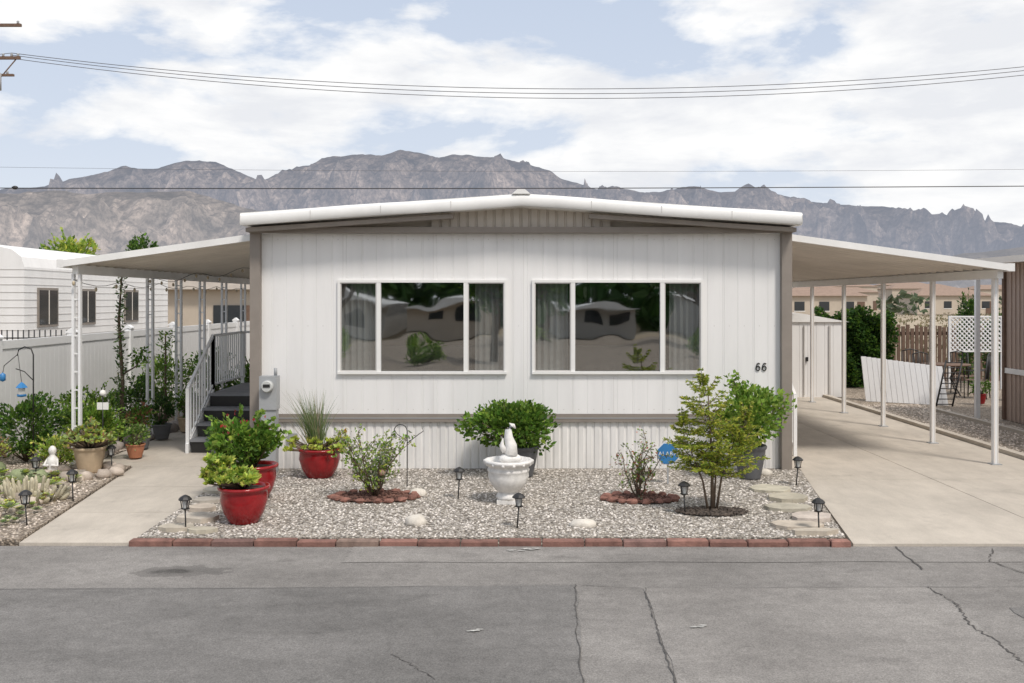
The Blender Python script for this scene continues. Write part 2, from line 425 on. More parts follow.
mb.box(HX0+.1,HX1-.1,HY+.15,HY+4,.70,.78,ROOM); mb.box(HX0+.1,HX1-.1,HY+4,HY+4.1,.78,3.1,ROOM); mb.box(HX0+.1,HX1-.1,HY+.15,HY+4,3.1,3.18,ROOM)
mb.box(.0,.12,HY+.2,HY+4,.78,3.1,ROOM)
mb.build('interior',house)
mb=MB()
for sx in (-1.5,1.0):
    mb.box(sx-.9,sx+.9,HY+1.1,HY+1.4,.78,1.62,SOFA); mb.box(sx-.9,sx+.9,HY+1.4,HY+2.0,.78,1.2,SOFA)
mb.build('sofa',house)
mb=MB()
for a,b_ in ((HX0,HX0+.135),(HX1-.135,HX1)):
    mb.box(a,b_,HY-.10,HY+.008,.02,3.2,TRIM)
mb.box(HX0,HX1,HY-.16,HY-.02,3.2,3.275,TRIM)
mb.build('corner_trim',house)
mb=MB(); cx=.12
def rz(x,e,r): return r-(r-e)*abs(x-cx)/(3.665)
for a,b_ in ((HX0,cx-1.2),(cx+1.2,HX1)):
    zt=lambda x: rz(x,3.30,3.54)
    mb.add([(a,HY-.03,3.2),(b_,HY-.03,3.2),(b_,HY-.03,zt(b_)+.06),(a,HY-.03,zt(a)+.06)],[(0,1,2,3)],TAN)
siding(mb,cx-1.2,cx+1.2,3.2,3.6,HY-.10,TAN,.12,.022,.02)
for sgn in (-1,1):
    xa,xb=cx+sgn*3.64,cx+sgn*.9
    dz,y0,th,mt=-.045,HY-.30,.055,TRIM
    za,zb=rz(xa,3.30,3.54)+dz,rz(xb,3.30,3.54)+dz
    pts=[(xa,za-th),(xb,zb-th),(xb,zb),(xa,za)]
    if sgn>0: pts=pts[::-1]
    mb.prism(pts,'y',y0,y0+.12,mt)
mb.build('gable',house)
mb=MB()
L,Rr=-3.665+cx-.02,3.665+cx+.02
yf=12.43
xs=[L+(Rr-L)*i/16 for i in range(17)]
prof=[(yf+.02,-.0),(yf,.03),(yf,.12),(yf+.03,.155),(yf+.10,.165)]
vs=[];cols=len(prof)
for x in xs:
    zb=rz(x,3.285,3.535)
    for (y,dz) in prof: vs.append((x,y,zb+dz+.008*math.sin(x*2.3)))
fs=[(i*cols+j,(i+1)*cols+j,(i+1)*cols+j+1,i*cols+j+1) for i in range(16) for j in range(cols-1)]
mb.add(vs,fs,ROOFW,smooth=True)
mb.prism([(L,rz(L,3.285,3.535)),(cx,3.535),(Rr,rz(Rr,3.285,3.535)),(Rr,rz(Rr,3.285,3.535)+.16),(cx,3.695),(L,rz(L,3.285,3.535)+.16)],'y',yf+.035,HB+.3,ROOFW)
for i in range(1,5):
    for sg in (-1,1):
        x=cx+sg*i*.92; z=rz(x,3.285,3.535)
        mb.box(x-.004,x+.004,yf-.003,yf+.02,z+.03,z+.125,SEAM)
mb.prism([(cx-.12,3.69),(cx+.12,3.69),(cx+.05,3.75),(cx-.05,3.75)],'y',yf-.01,HB,ROOFW)
mb.build('roof',house)
for wi,(wx0,wx1) in enumerate(W):
    mb=MB(); f=.035; y0,y1=HY-.035,HY+.03
    mb.box(wx0,wx1,y0,y1,WZ1-f,WZ1,WFRAME); mb.box(wx0,wx1,y0-.012,y1,WZ0,WZ0+f,WFRAME)
    mb.box(wx0,wx0+f,y0,y1,WZ0+f,WZ1-f,WFRAME); mb.box(wx1-f,wx1,y0,y1,WZ0+f,WZ1-f,WFRAME)
    m1,m2=wx0+.555,wx1-.555
    for mm in (m1,m2): mb.box(mm-.028,mm+.028,y0+.003,y1,WZ0+f,WZ1-f,WFRAME)
    for (a,b_) in ((wx0+f,m1-.028),(m2+.028,wx1-f)):
        q=.014
        mb.box(a,b_,y0+.012,y1-.004,WZ0+f,WZ0+f+q,SEAM); mb.box(a,b_,y0+.012,y1-.004,WZ1-f-q,WZ1-f,SEAM)
        mb.box(a,a+q,y0+.012,y1-.004,WZ0+f+q,WZ1-f-q,SEAM); mb.box(b_-q,b_,y0+.012,y1-.004,WZ0+f+q,WZ1-f-q,SEAM)
    mb.box(wx0-.001,wx0+.012,y1,y1+.1,WZ0,WZ1,WFRAME); mb.box(wx1-.012,wx1+.001,y1,y1+.1,WZ0,WZ1,WFRAME)
    mb.box(wx0,wx1,y1,y1+.12,WZ0-.02,WZ0+.02,WFRAME)
    mb.build('window_frame',house)
    mb=MB()
    for (a,b_,yy) in ((wx0+f,m1-.028,HY),(m1+.028,m2-.028,HY+.012),(m2+.028,wx1-f,HY)):
        mb.add([(a,yy,WZ0+f),(b_,yy,WZ0+f),(b_,yy,WZ1-f),(a,yy,WZ1-f)],[(0,1,2,3)],GLASS)
    mb.build('window_glass',house)
    mb=MB()
    def pleat(a,b_,yy,amp=.028,pit=.085):
        n=int((b_-a)/pit*8); pts=[(a+(b_-a)*i/n, yy+amp*math.sin(i/8*6.283)+.008*math.sin(i*.37)) for i in range(n+1)]
        mb.add([(p[0],p[1],WZ0-.05) for p in pts]+[(p[0],p[1],WZ1+.02) for p in pts],[(i,i+1,n+1+i+1,n+1+i) for i in range(n)],CURT,smooth=True)
    pleat(wx0+.02,m1-.06,HY+.14)
    pleat(m2+.12,wx1-.03,HY+.14)
    mb.build('curtains',house)
def text(body,size,loc,mat,parent,name,ext=.004):
    cu=bpy.data.curves.new(name,'FONT'); cu.body=body; cu.size=size; cu.extrude=ext; cu.align_x='CENTER'; cu.space_character=1.12
    cu.materials.append(mat); o=bpy.data.objects.new(name,cu); o.location=loc; o.rotation_euler=(math.pi/2,0,0)
    bpy.context.collection.objects.link(o); o.parent=parent; return o
# house number plates, each digit modelled as a stroked loop
mb=MB()
for dx in (0,.085):
    x,z=3.325+dx,1.40; h=.105; r=.026
    P=[(x+r*math.cos(t),HY-.012,z-h*.5+r+.004+r*1.1*math.sin(t)) for t in [i*6.283/14 for i in range(15)]]
    mb.path(P,.0075,6,BLACK)
    P=[(x-r,HY-.012,z-h*.5+r),(x-r*.95,HY-.012,z),(x-r*.5,HY-.012,z+h*.34),(x+r*.25,HY-.012,z+h*.44),(x+r*.95,HY-.012,z+h*.34)]
    mb.path(P,.0075,6,BLACK)
mb.build('house_number',house)
mb=MB()
mb.box(-3.02,-2.90,HY-.05,HY-.003,.42,.50,GREYM); mb.box(2.05,2.45,HY-.008,HY-.001,.22,.42,SKIRT)
for k in range(5): mb.box(2.07,2.43,HY-.016,HY-.009,.245+k*.034,.262+k*.034,SKIRT)
mb.build('skirt_vent',house)

mb=MB(); ex=-3.20
mb.box(ex-.10,ex+.10,12.47,12.62,.02,.86,GREYM); mb.box(ex-.115,ex+.115,12.45,12.63,.86,1.30,GREYM)
mb.box(ex-.085,ex+.085,12.438,12.452,.44,.74,GREYM)
vs=[];n=20
for (r,y) in ((.078,12.45),(.078,12.40),(.065,12.38)):
    for k in range(n): t=6.283*k/n; vs.append((ex+r*math.cos(t),y,1.17+r*math.sin(t)))
fs=[(i*n+k,i*n+(k+1)%n,(i+1)*n+(k+1)%n,(i+1)*n+k) for i in range(2) for k in range(n)]+[tuple(range(2*n,3*n))]
mb.add(vs,fs,CHROME)
mb.box(ex-.045,ex+.045,12.372,12.379,1.16,1.20,BLACK)
mb.box(ex-.05,ex+.05,12.43,12.437,.56,.66,WFRAME)
mb.path([(ex+.07,12.58,1.3),(ex+.07,12.58,1.40)],.022,8,GREYM)
mb.build('electric_meter')

# ---------------------------------------------------------------- awnings
def awning(name,xi,zi,xo,zo,yf,yb,posts,px,twin):
    root=empty(name); mb=MB(); sg=1 if xo>xi else -1
    def zz(x): return zi+(zo-zi)*(x-xi)/(xo-xi)
    def plank(a,b_,y0,y1,d0,d1,mat):
        pts=[(a,zz(a)+d0),(b_,zz(b_)+d0),(b_,zz(b_)+d1),(a,zz(a)+d1)]
        if b_<a: pts=pts[::-1]
        mb.prism(pts,'y',y0,y1,mat)
    plank(xi,xo,yf+.04,yb,0,.02,AWN)
    y=yf+.2
    while y<yb: plank(xi,xo-sg*.1,y,y+.028,-.035,-.001,AWN); y+=.30
    plank(xi,xo,yf,yf+.038,-.045,.045,ROOFW)
    mb.build('pan',root)
    mb=MB(); a,b_=sorted((xo,xo+sg*.09)); 
    mb.box(a,b_,yf,yb,zo-.055,zo+.055,ROOFW)
    a,b_=sorted((px-.04,px+.04)); mb.box(a,b_,yf+.1,yb-.1,zz(px)-.16,zz(px)-.037,ROOFW)
    a,b_=sorted((xi,xi+sg*.05)); mb.box(a,b_,yf+.05,yb,zi-.12,zi-.036,ROOFW)
    mb.build('beam',root)
    mb=MB(); zt=zz(px)-.16
    for y in posts:
        if twin:
            for dx in (-.045,.045): mb.box(px+dx-.016,px+dx+.016,y-.03,y+.03,.015,zt,VINYL)
            k=.3
            while k<zt-.1: mb.box(px-.03,px+.03,y-.006,y+.006,k,k+.02,VINYL); k+=.25
        else:
            mb.box(px-.034,px+.034,y-.034,y+.034,.0,zt,VINYL); 
            for dx in (-.024,.024): mb.box(px+dx-.005,px+dx+.005,y-.038,y-.034,.02,zt,AWN)
        mb.box(px-.07,px+.07,y-.07,y+.07,.0,.012,GREYM)
    mb.build('posts',root)
    return root
la=awning('porch_awning',HX0-.003,3.16,-6.12,2.80,12.95,26,[13.1,15.75,17.1,18.4,19.8,21.2,22.6,24.0],-6.0,True)
ra=awning('carport_awning',HX1+.003,3.17,6.82,2.75,13.05,24.3,[13.3,15.27,17.3,19.35,21.4],6.76,False)
mb=MB()
P=[(-6.0,13.0+i*.35,2.58-.08*abs(math.sin(i*.7))) for i in range(30)]
mb.path(P,.005,4,BLACK)
for p in P[::2]: mb.blob((p[0],p[1],p[2]-.05),(.022,.022,.035),BULB,jit=0)
P=[(lerp(-6.0,-3.7,i/24),15.75,lerp(2.66,2.92,i/24)-.10*math.sin(i/24*3.14*3)**2) for i in range(25)]
mb.path(P,.005,4,BLACK)
for p in P[::2]: mb.blob((p[0],p[1],p[2]-.05),(.02,.02,.03),BULB,jit=0)
mb.build('string_lights')

st=empty('porch_steps'); mb=MB()
X0,X1=-4.85,-3.56
for i in range(4):
    y=14.3+i*.30; z=.2*(i+1)
    mb.box(X0,X1,y-.02,y+.32,z-.035,z,STEP); mb.box(X0+.02,X1-.02,y,y+.02,z-.2,z-.037,BLACK)
mb.box(X0,X1,15.53,17.2,.765,.803,STEP)
for y in (15.55,17.1):
    for x in (X0+.03,X1-.08): mb.box(x,x+.06,y,y+.06,0,.76,VINYL)
mb.prism([(14.25,0),(15.5,.72),(15.5,.86),(14.25,.14)],'x',X0-.05,X0-.003,VINYL)
mb.build('treads',st)
mb=MB()
def rail(x,pts,h,picks=True,mat=VINYL):
    for i in range(len(pts)-1):
        (ya,za),(yb,zb)=pts[i],pts[i+1]
        mb.path([(x,ya,za+h),(x,yb,zb+h)],.028,4,mat,smooth=False); mb.path([(x,ya,za+.12),(x,yb,zb+.12)],.02,4,mat,smooth=False)
        n=max(2,int(abs(yb-ya)/.12))
        for k in range(n+1):
            t=k/n; y=lerp(ya,yb,t); z=lerp(za,zb,t); w=.025 if k in(0,n) else .011
            mb.box(x-w,x+w,y-w,y+w,z+(.0 if w>.02 else .12),z+h,mat)
rail(X0-.03,[(14.3,.05),(15.5,.8),(17.2,.8)],.92)
rail(X1-.15,[(14.3,.05),(15.5,.8)],.92)
for k in range(12):
    x=lerp(X0,X1,k/11); mb.box(x-.011,x+.011,17.19,17.21,.9,1.7,VINYL)
mb.box(X0,X1,17.17,17.23,1.7,1.74,VINYL)
mb.build('railing',st)
st=empty('side_steps'); mb=MB()
for i in range(3): mb.box(3.79,4.15,14.2+i*.28,14.5+i*.28-.022,.0,.2*(i+1),WOODF)
mb.box(3.79,4.15,15.07,16.2,.0,.78,WOODF)
mb.build('treads',st); mb=MB()
rail(4.17,[(14.0,.0),(15.1,.72),(16.2,.72)],.9); mb.box(3.95,3.99,13.75,13.79,0,1.0,WOODF)
mb.build('railing',st)

mb=MB(); X=-7.5; y=9.0
while y<33:
    mb.box(X-.065,X+.065,y-.065,y+.065,-.1,1.74,VINYL)
    mb.prism([(X-.08,1.74),(X+.08,1.74),(X+.08,1.76),(X,1.82),(X-.08,1.76)],'y',y-.08,y+.08,VINYL)
    mb.box(X-.035,X+.035,y+.067,y+2.333,1.58,1.70,VINYL); mb.box(X-.035,X+.035,y+.067,y+2.333,.02,.16,VINYL)
    k=0
    while k<15:
        a=y+.067+k*.151; mb.box(X-.02,X+.02,a+.003,min(a+.148,y+2.333),.16,1.58,VINYL); k+=1
    mb.box(X-.012,X+.012,y+.067,y+2.333,.16,1.58,VINYL)
    y+=2.4
mb.build('vinyl_fence')

# ---------------------------------------------------------------- plants helpers
def rnd3():
    while True:
        v=Vector((U(-1,1),U(-1,1),U(-1,1)))
        if 0.05<v.length<1: return v
def lc(cols):
    a=random.choice(cols); g=U(.65,1.35); return (a[0]*g*U(.85,1.15),a[1]*g,a[2]*g*U(.8,1.2))
def bush(mb,base,c,r,n,L,Wd,cols,clumps=14,up=.4,branch=True,cr=.42,brad=.012,shoot=1.22):
    c=Vector(c); base=Vector(base); K=[]
    for i in range(clumps):
        d=rnd3(); d.normalize(); q=U(.35,.92); p=c+Vector((d.x*r[0]*q,d.y*r[1]*q,d.z*r[2]*q)); K.append((p,U(.55,1.25)))
        if branch:
            m=base.lerp(p,.5)+Vector((U(-.1,.1)*r[0],U(-.1,.1)*r[1],-.05*r[2]))
            mb.path([base,m,p],[brad,brad*.7,brad*.35],5,BARK)
    for i in range(n):
        p,s=random.choice(K); v=rnd3(); 
        q=p+Vector((v.x*r[0],v.y*r[1],v.z*r[2]))*cr*s
        out=(q-c); out=Vector((out.x/r[0],out.y/r[1],out.z/r[2])); d=out.normalized()+Vector((U(-.8,.8),U(-.8,.8),U(-.8,.8)+up))
        mb.leaf(q,d,L*U(.6,1.3),Wd*U(.7,1.2),LEAF,lc(cols))
    for i in range(int(clumps*.8)):
        d=rnd3(); d.z=abs(d.z)*.9+.1; d.normalize(); p0=c+Vector((d.x*r[0],d.y*r[1],d.z*r[2]))*.75; p1=c+Vector((d.x*r[0],d.y*r[1],d.z*r[2]))*U(1.02,shoot)
        mb.path([p0,p1],[brad*.3,brad*.15],4,BARK)
        for k in range(7):
            q=p0.lerp(p1,k/6); mb.leaf(q,d+rnd3()*.8,L*U(.6,1),Wd*U(.6,1),LEAF,lc(cols))
def rosette(mb,c,r,cols,n=22,L=None):
    for i in range(n):
        t=i*2.4; e=.15+1.2*(i/n); L_=r*(1-.55*i/n)
        d=Vector((math.cos(t)*math.cos(e),math.sin(t)*math.cos(e),math.sin(e)))
        a=Vector((-math.sin(t),math.cos(t),0))
        p=Vector(c); w=r*.26; col=lc(cols)
        vs=[p+d*L_*.15-a*w*.5,p+d*L_*.15+a*w*.5,p+d*L_*.75+a*w,p+d*L_*1.05,p+d*L_*.75-a*w]
        mb.add(vs,[(0,1,2,3,4)],LEAF,col,True)
def pot(mb,x,y,r,h,mat,z0=.02,taper=.68):
    pr=[(.0,0),(r*taper,0),(r*taper*1.02,h*.06),(r*.86,h*.45),(r*.97,h*.8),(r*.98,h*.86),(r*1.06,h*.9),(r*1.08,h*.97),(r*1.03,h),(r*.93,h*.985),(r*.9,h*.88)]
    mb.lathe((x,y,z0),pr,28,mat)
    n=20; mb.add([(x+r*.91*math.cos(6.283*k/n),y+r*.91*math.sin(6.283*k/n),z0+h*.9) for k in range(n)],[tuple(range(n))],SOIL)
def fpot(mb,x,y,r,h,mat,z0=.02):
    pr=[(0,0),(r*.55,0),(r*.6,h*.03),(r*.82,h*.3),(r*.96,h*.62),(r*.93,h*.85),(r*.93,h*.88),(r*1.05,h*.92),(r*1.06,h*.97),(r*1.02,h),(r*.9,h*.99),(r*.86,h*.88)]
    mb.lathe((x,y,z0),pr,32,mat)
    n=20; mb.add([(x+r*.9*math.cos(6.283*k/n),y+r*.9*math.sin(6.283*k/n),z0+h*.9) for k in range(n)],[tuple(range(n))],SOIL)
G1=[(.11,.21,.03),(.16,.28,.045),(.08,.16,.025)]
G2=[(.25,.38,.06),(.33,.46,.09),(.16,.28,.04)]
GD=[(.05,.11,.025),(.07,.14,.035),(.035,.085,.02)]
GY=[(.48,.55,.10),(.38,.48,.08),(.58,.60,.15)]
GS=[(.32,.42,.15),(.40,.48,.18),(.25,.35,.13)]
GP=[(.30,.33,.21),(.40,.41,.29),(.22,.26,.15)]
RD=[(.38,.05,.05),(.5,.10,.10)]
BR=[(.28,.18,.10),(.34,.22,.12),(.20,.13,.08)]

def fleshy(mb,c,r,cols,n=16):
    # loose head of broad fleshy leaves, open in every direction
    for i in range(n):
        d=rnd3(); d.z=abs(d.z)*.8+.05; mb.leaf(c,d,r*U(.8,1.2),r*.62,LEAF,lc(cols),.15)
mb=MB(); fpot(mb,-2.75,9.75,.25,.38,REDPOT)
for i in range(60):
    a=U(0,6.28); q=math.sqrt(R())
    x,y,z=-2.84+math.cos(a)*q*.26,9.70+math.sin(a)*q*.21,.43+(1-q)*.10+U(0,.06)
    mb.path([(-2.75,9.75,.36),(x,y,z)],.010,5,BARK); fleshy(mb,(x,y,z),U(.055,.085),GY+GY+G2)
for i in range(30): 
    x,y,z=-3.02+U(-.12,.14),9.7+U(-.1,.1),.58+U(-.08,.10); mb.path([(-2.85,9.75,.40),(x,y,z)],.010,5,BARK); fleshy(mb,(x,y,z),U(.055,.085),GY+GY+G2)
mb.build('potted_succulent')
mb=MB(); fpot(mb,-2.95,10.9,.25,.40,REDPOT)
bush(mb,(-2.95,10.9,.38),(-3.08,10.9,.70),(.42,.34,.34),1500,.075,.07,G1+G2,18,.5)
for i in range(30):
    v=rnd3(); mb.leaf((-3.1+v.x*.4,10.8+v.y*.3,.85+v.z*.2),(0,-.3,1),.04,.04,LEAF,lc(RD))
mb.build('potted_geranium')
mb=MB(); fpot(mb,-2.48,12.25,.275,.38,REDPOT)
for i in range(210):
    a=U(0,6.28); l=U(.45,.98); ln=U(.05,.48); d=Vector((math.cos(a)*ln-.12,math.sin(a)*ln*.7,1)); p=Vector((-2.52+U(-.08,.08),12.25+U(-.08,.08),.36)); col=lc([(.13,.20,.07),(.20,.26,.11),(.36,.34,.22),(.08,.14,.05)])
    w=.007; P=[p]; 
    for k in range(1,6):
        t=k/5; P.append(p+d*l*t+Vector((d.x,d.y,-.9))*(t*t)*.16*l*(1+ln))
    s_=Vector((math.sin(a),-math.cos(a),0)) if R()<.5 else Vector((1,0,0))
    vs=[]; 
    for k,q in enumerate(P): ww=w*(1-k/5.2); vs+= [q-s_*ww,q+s_*ww]
    mb.add(vs,[(2*k,2*k+1,2*k+3,2*k+2) for k in range(5)],LEAF,col)
for i in range(46):
    x=-2.48+U(-.38,.38); y=12.2+U(-.25,.1); z=.40+U(-.03,.13); mb.path([(-2.48,12.25,.34),(x,y,z)],.01,5,BARK); fleshy(mb,(x,y,z),U(.05,.08),GY,12)
for i in range(16):
    mb.leaf((-2.15+U(-.1,.08),12.15,.5+U(-.05,.12)),(U(-.3,.3),-.3,1),.06,.04,LEAF,lc([(.5,.25,.03),(.5,.4,.05)]))
mb.build('potted_ornamental_grass')
def ring(name,x,y,rx,ry,dark=False):
    m=MB(); n=24
    m.add([(x+rx*math.cos(6.283*k/n)*U(.88,1.08),y+ry*math.sin(6.283*k/n)*U(.88,1.08),.034) for k in range(n)],[tuple(range(n))],SOIL if dark else MULCH)
    for i in range(420):
        a=U(0,6.28);q=math.sqrt(R())*1.08; g=U(.5,1.6); px,py=x+rx*q*math.cos(a),y+ry*q*math.sin(a); s=U(.008,.024)
        col=(.16*g,.08*g,.06*g) if not dark else (.08*g,.062*g,.05*g)
        m.blob((px,py,.042),(s,s*.7,s*.6),VCOL,col,5,4,.3,False)
    if not dark:
        for i in range(17):
            a=6.283*i/17+U(-.07,.07); px,py=x+rx*math.cos(a)*U(.95,1.05),y+ry*math.sin(a)*U(.95,1.05); g=U(.8,1.3)
            m.blob((px,py,.045),(U(.05,.08),.045,U(.025,.038)),BRICK,(.27*g,.13*g,.10*g),7,5,.2,False)
    m.build(name)
ring('mulch_ring',-1.58,10.95,.46,.30); ring('mulch_ring',1.46,10.85,.40,.24); ring('mulch_patch',2.14,10.18,.36,.2,True)
def twiggy(name,B,nb,l0,l1,ln0,ln1,nl,cols,ls,tw=True):
    m=MB()
    for i in range(nb):
        a=U(0,6.28); l=U(l0,l1); ln=U(ln0,ln1); P=[Vector(B)]; d=Vector((math.cos(a)*ln,math.sin(a)*ln*.7,1)).normalized()
        for k in range(1,6): P.append(P[-1]+(d+Vector((U(-.3,.3),U(-.3,.3),U(-.1,.2)))).normalized()*l/5)
        m.path(P,[.012,.010,.009,.006,.005,.003],5,BARK)
        for q in P[2:]:
            for j in range(nl): m.leaf(q+rnd3()*.08,rnd3()+Vector((0,0,.3)),U(.7,1.2)*ls,ls*.6,LEAF,lc(cols))
            for _ in range(2):
                e=q+rnd3()*.16; m.path([q,e],.0035,4,BARK)
                for j in range(nl//2+2): m.leaf(e+rnd3()*.05,rnd3(),ls*U(.7,1.1),ls*.55,LEAF,lc(cols))
    return m
m=twiggy('rose_bush',(-1.58,10.95,.03),14,.5,.85,.25,.9,9,G2+GP+GY[:1],.052)
m.blob((-1.48,10.8,.34),(.045,.04,.04),LEAF,(.62,.40,.30)); m.build('rose_bush')
m=twiggy('small_rose_shrub',(1.44,10.85,.03),9,.42,.72,.15,.55,6,G2+GP+[(.34,.12,.08),(.40,.18,.12)],.042); m.build('small_rose_shrub')
mb=MB(); P=[(-1.28,11.6,0),(-1.28,11.6,.70)]+[(-1.28+.08*(1-math.cos(t))*-1,11.6,.70+.08*math.sin(t)) for t in [i*.4 for i in range(1,9)]]
mb.path(P,.006,5,BLACK); mb.path([(-1.28,11.6,.55),(-1.14,11.6,.66),(-1.08,11.6,.70),(-1.10,11.6,.74)],.005,5,BLACK)
mb.path([(-1.28,11.6,.58),(-1.40,11.6,.66),(-1.44,11.6,.72)],.005,5,BLACK)
mb.build('shepherd_hook')
mb=MB(); pot(mb,.12,12.3,.22,.40,GREYPOT)
bush(mb,(.1,12.3,.38),(0.0,12.25,.66),(.56,.42,.31),3200,.070,.052,G1+G2[:1]+G1+G2[2:],34,.4,shoot=1.14)
mb.build('potted_shrub')
mb=MB(); pot(mb,3.04,12.15,.20,.43,GREYPOT)
bush(mb,(3.04,12.15,.42),(3.02,12.1,.82),(.47,.40,.38),2500,.068,.052,G2+G2+G1[:1],30,.5,shoot=1.10)
mb.path([(3.04,12.15,.9),(2.86,12.1,1.2),(2.80,12.1,1.32)],[.012,.008,.003],5,BARK)
for z in (1.14,1.22,1.28,1.32): 
    for j in range(14): mb.leaf(Vector((2.83,12.1,z))+rnd3()*.08,rnd3(),.07,.05,LEAF,lc(G2))
mb.build('potted_shrub')
mb=MB(); CX,CY=2.16,10.25
for (x1,x2,z2,r_) in ((.0,-.05,1.38,.022),(-.10,-.30,.85,.015),(.10,.30,.95,.016),(.04,.10,1.15,.014)):
    mb.path([(CX+x1*.4,CY,0),(CX+x1,CY,z2*.4),(CX+x2,CY,z2)],[r_,r_*.7,r_*.2],6,BARK)
CO=[(.42,.46,.06),(.54,.53,.11),(.30,.38,.05),(.20,.28,.04)]
def cone_tree(cx0,cy0,lean,z0,z1,R0,tiers):
    for tz in range(tiers):
        t_=tz/(tiers-1); z=lerp(z0,z1,t_); rr=R0*(1-t_)**.6+.05; ccx=cx0+lean*t_
        nb=6 if t_<.7 else 4
        for k in range(nb):
            a=6.283*k/nb+tz*.9+U(-.35,.35); l=rr*U(.6,1.25); P=[]; z_=z+U(-.03,.03); dr=U(-.02,.14)
            for j in range(6):
                t=j/5; P.append(Vector((ccx+math.cos(a)*l*t,cy0+math.sin(a)*l*t,z_+dr*t*t+.04*t)))
            mb.path(P,[.006]*3+[.004]+[.003]*2,4,BARK)
            side=Vector((-math.sin(a),math.cos(a),0))
            for j in range(1,6):
                for s in (-1,1):
                    tw=.11*(1-.4*j/5)*min(1,l/.25); q0=P[j]; dd=(side*s+Vector((math.cos(a),math.sin(a),0))*.8+Vector((0,0,U(-.15,.15)))).normalized()
                    for w in range(6):
                        q=q0+dd*tw*w/5
                        mb.leaf(q,dd+rnd3()*.6,U(.03,.05),.015,LEAF,lc(CO))
                        mb.leaf(q,dd+rnd3()*.9,U(.03,.045),.015,LEAF,lc(CO))
cone_tree(CX,CY,-.10,.50,1.40,.32,9); cone_tree(CX-.12,CY,-.20,.46,.95,.24,5); cone_tree(CX+.15,CY+.03,.22,.40,1.02,.28,6)
mb.build('small_conifer')
mb=MB(); ux,uy=-.04,10.72
mb.box(ux-.13,ux+.13,uy-.13,uy+.13,.02,.06,STATUE)
mb.lathe((ux,uy,.06),[(.0,0),(.13,0),(.14,.03),(.12,.06),(.105,.08),(.15,.11),(.205,.19),(.225,.26),(.22,.30),(.228,.31),(.232,.335),(.22,.35),(.225,.37),(.265,.40),(.28,.42),(.275,.44),(.245,.445),(.22,.40),(0,.40)],36,STATUE,ribs=12,ribd=.03)
mb.path([(ux-.08,uy,.47),(ux-.01,uy,.50),(ux+.03,uy,.56),(ux+.03,uy,.66),(ux+.0,uy,.75),(ux+.0,uy,.83),(ux+.03,uy,.89),(ux+.055,uy,.885),(ux+.08,uy,.85)],[.02,.07,.08,.066,.052,.040,.034,.022,.006],12,STATUE)
mb.blob((ux+.02,uy+.01,.51),(.13,.09,.06),STATUE,seg=12,rings=8,jit=.03)
mb.path([(ux-.03,uy,.60),(ux-.075,uy,.66),(ux-.06,uy,.74)],[.05,.032,.006],8,STATUE)
for i in range(14): 
    a=6.283*i/14; mb.blob((ux+math.cos(a)*.262,uy+math.sin(a)*.262,.465),(.022,.022,.022),STATUE,jit=0)
mb.build('urn_fountain')

def lantern(x,y,h=.36,s=1.0):
    m=MB(); tx=U(-.02,.02)
    m.path([(x,y,0),(x+tx,y,h*.6)],.007*s,6,BLACK)
    c=(x+tx,y,h*.6); w=.034*s; hh=h*.25
    m.lathe(c,[(.0,-.005),(w*.5,0),(w*1.2,.008),(w*1.2,.016),(w*.6,.02)],4,BLACK,smooth=False)
    for k in range(4):
        a=k*math.pi/2+math.pi/4; px,py=x+tx+math.cos(a)*w*1.25,y+math.sin(a)*w*1.25
        m.path([(x+tx+math.cos(a)*w*.9,y+math.sin(a)*w*.9,c[2]+.012),(px,py,c[2]+hh)],.005*s,4,BLACK)
    m.lathe(c,[(w*.6,.018),(w*.95,hh)],8,CHROME)
    m.lathe((c[0],c[1],c[2]+hh),[(w*1.0,0),(w*1.8,.004),(w*1.8,.012),(w*1.2,.032*s),(w*.5,.045*s),(.004,.05*s)],8,BLACK,smooth=False)
    m.build('solar_lantern')
for (x,y) in ((-4.97,10.76),(-4.9,9.6),(-3.22,9.38),(.05,9.5),(-.62,10.9),(1.84,10.1),(3.02,9.34),(3.5,11.7),(-5.85,11.7),(-5.3,12.6)): lantern(x,y,U(.35,.39),1.1)

mb=MB(); sx,sy,sz=1.93,11.75,.40
n=8; pts=[(sx+.135*math.cos(math.pi/8+k*math.pi/4),sz+.135*math.sin(math.pi/8+k*math.pi/4)) for k in range(n)]
mb.prism(pts,'y',sy-.006,sy+.006,BLUE)
pts=[(sx+.147*math.cos(math.pi/8+k*math.pi/4),sz+.147*math.sin(math.pi/8+k*math.pi/4)) for k in range(n)]
mb.prism(pts,'y',sy+.0065,sy+.012,WFRAME); mb.box(sx-.01,sx+.01,sy+.0125,sy+.025,0,.35,GREYM)
sg=mb.build('security_yard_sign')
text('ALARM',.07,(sx,sy-.008,sz-.022),WFRAME,sg,'sign_text',.001)

